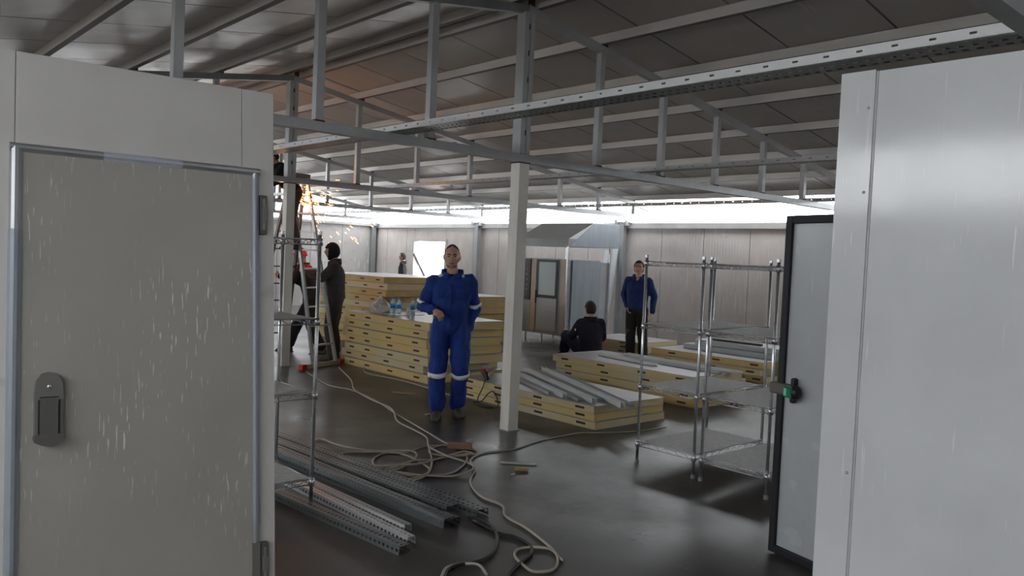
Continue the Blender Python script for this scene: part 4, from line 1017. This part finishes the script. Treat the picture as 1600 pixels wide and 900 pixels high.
# man far left by the ladder, black hood
LEFT = math.atan2(.669, -.743)
root, J = person('man in charcoal work clothes and black hood, standing at the stepladder', (5.87, 10.33, 0), LEFT+.15, dict(
    chest=V(0, .02, 1.24), neck=V(0, .04, 1.45), head=V(0, .075, 1.595),
    sR=V(.18, .02, 1.385), eR=V(.22, .17, 1.17), wR=V(.17, .37, 1.30), sL=V(-.18, .02, 1.385), eL=V(-.22, .20, 1.20), wL=V(-.15, .40, 1.28),
    kR=V(.10, .04, .49), kL=V(-.10, .06, .49)),
    M['grey_cloth'], M['grey_cloth'], H=1.70, look=(0, .05), voxel=.011, hair='balaclava', seed=11, bulk=1.12)
for sx, w_ in ((1, J['wR']), (-1, J['wL'])):
    x = obj('glove', MB().ball(w_+V(0, .05, .03), .055, .7, 1, 1.1, 14), M['red'], root, True, local=True); x['label'] = 'red work glove'
# man half hidden behind the ladder, black clothes, striding
root, J = person('man in black with a red cap, half hidden behind the stepladder and wire shelf', (5.88, 11.05, 0), LEFT-.1, dict(
    pelvis=V(0, .02, .90), chest=V(0, .10, 1.18), neck=V(0, .17, 1.38), head=V(0, .22, 1.52),
    sR=V(.18, .14, 1.32), eR=V(.24, .26, 1.08), wR=V(.18, .45, 1.16), sL=V(-.18, .14, 1.32), eL=V(-.24, .28, 1.10), wL=V(-.15, .47, 1.20),
    hR=V(.09, .02, .87), kR=V(.12, .26, .49), aR=V(.13, .42, .09), hL=V(-.09, .02, .87), kL=V(-.1, -.02, .46), aL=V(-.11, -.22, .10)),
    M['black_cloth'], M['black_cloth'], H=1.68, look=(0, -.1), voxel=.012, hair='cap', seed=14, bulk=1.0)
# man on the ladder with the grinder
root, J = person('man in black jacket and brown trousers up on the stepladder, grinding steel', (5.20, 10.42, 1.58), LEFT+.55, dict(
    pelvis=V(0, .0, .90), chest=V(0, .16, 1.12), neck=V(0, .27, 1.27), head=V(0, .345, 1.385),
    sR=V(.18, .22, 1.21), eR=V(.25, .34, .98), wR=V(.14, .52, .95), sL=V(-.18, .22, 1.21), eL=V(-.25, .36, .99), wL=V(-.12, .54, .97),
    hR=V(.09, .0, .87), kR=V(.11, .07, .47), aR=V(.10, -.03, .09), hL=V(-.09, .0, .87), kL=V(-.11, .07, .47), aL=V(-.10, -.03, .09)),
    M['black_cloth'], M['brown_cloth'], H=1.56, look=(0, -.35), voxel=.012, hair='short', seed=17, bulk=1.02)
for w_ in (J['wR'], J['wL']):
    x = obj('glove', MB().ball(w_+V(0, .05, 0), .05, .8, 1.2, .8, 12), M['cream_cloth'], root, True, local=True); x['label'] = 'pale work glove'
x = obj('ear_defender', MB().ball((.085, .34, 1.385), .035, .6, 1, 1, 12), M['red'], root, True, local=True)
x['label'] = 'red ear defender'
# far man walking by the doorway
root, J = person('far man in a dark jacket, walking behind the tallest panel pile', (12.35, 18.2, 0), LEFT-.0, dict(
    kR=V(.1, .14, .49), aR=V(.1, .12, .09), kL=V(-.1, -.02, .49), aL=V(-.1, -.22, .12)), M['black_cloth'], M['jean'], H=1.60, look=(.1, 0), voxel=.014, hair='full', seed=21)
obj('shirt_front', MB().ball((0, .075, 1.36), .05, .8, .6, 1.4, 12), M['film'], root, True, local=True)

# sparks flying from the grinder
random.seed(21)
sb_ = MB(); src = V(5.10, 10.62, 2.42)
for i in range(230):
    d = V(random.gauss(.62, .16), random.gauss(-.05, .25)+.15, random.gauss(-.12, .13)).normalized(); r_ = abs(random.gauss(.45, .38)); L = random.uniform(.02, .06)
    p = src+d*r_+V(0, 0, -.12*r_*r_); sb_.tube([p, p+(d+V(0, 0, -.3*r_))*L], random.uniform(.0016, .0042), 4)
s_ = obj('grinding_sparks', sb_, M['spark']); s_['kind'] = 'stuff'; tag(s_, 'orange shower of grinding sparks beside the left post under the roof', 'sparks')
ll = bpy.data.lights.new('spark_glow', 'POINT'); ll.energy = 45; ll.color = (1, .42, .14); ll.shadow_soft_size = .12
lo_ = bpy.data.objects.new('spark_glow', ll); COL.objects.link(lo_); lo_.location = src+V(.12, .02, .0)
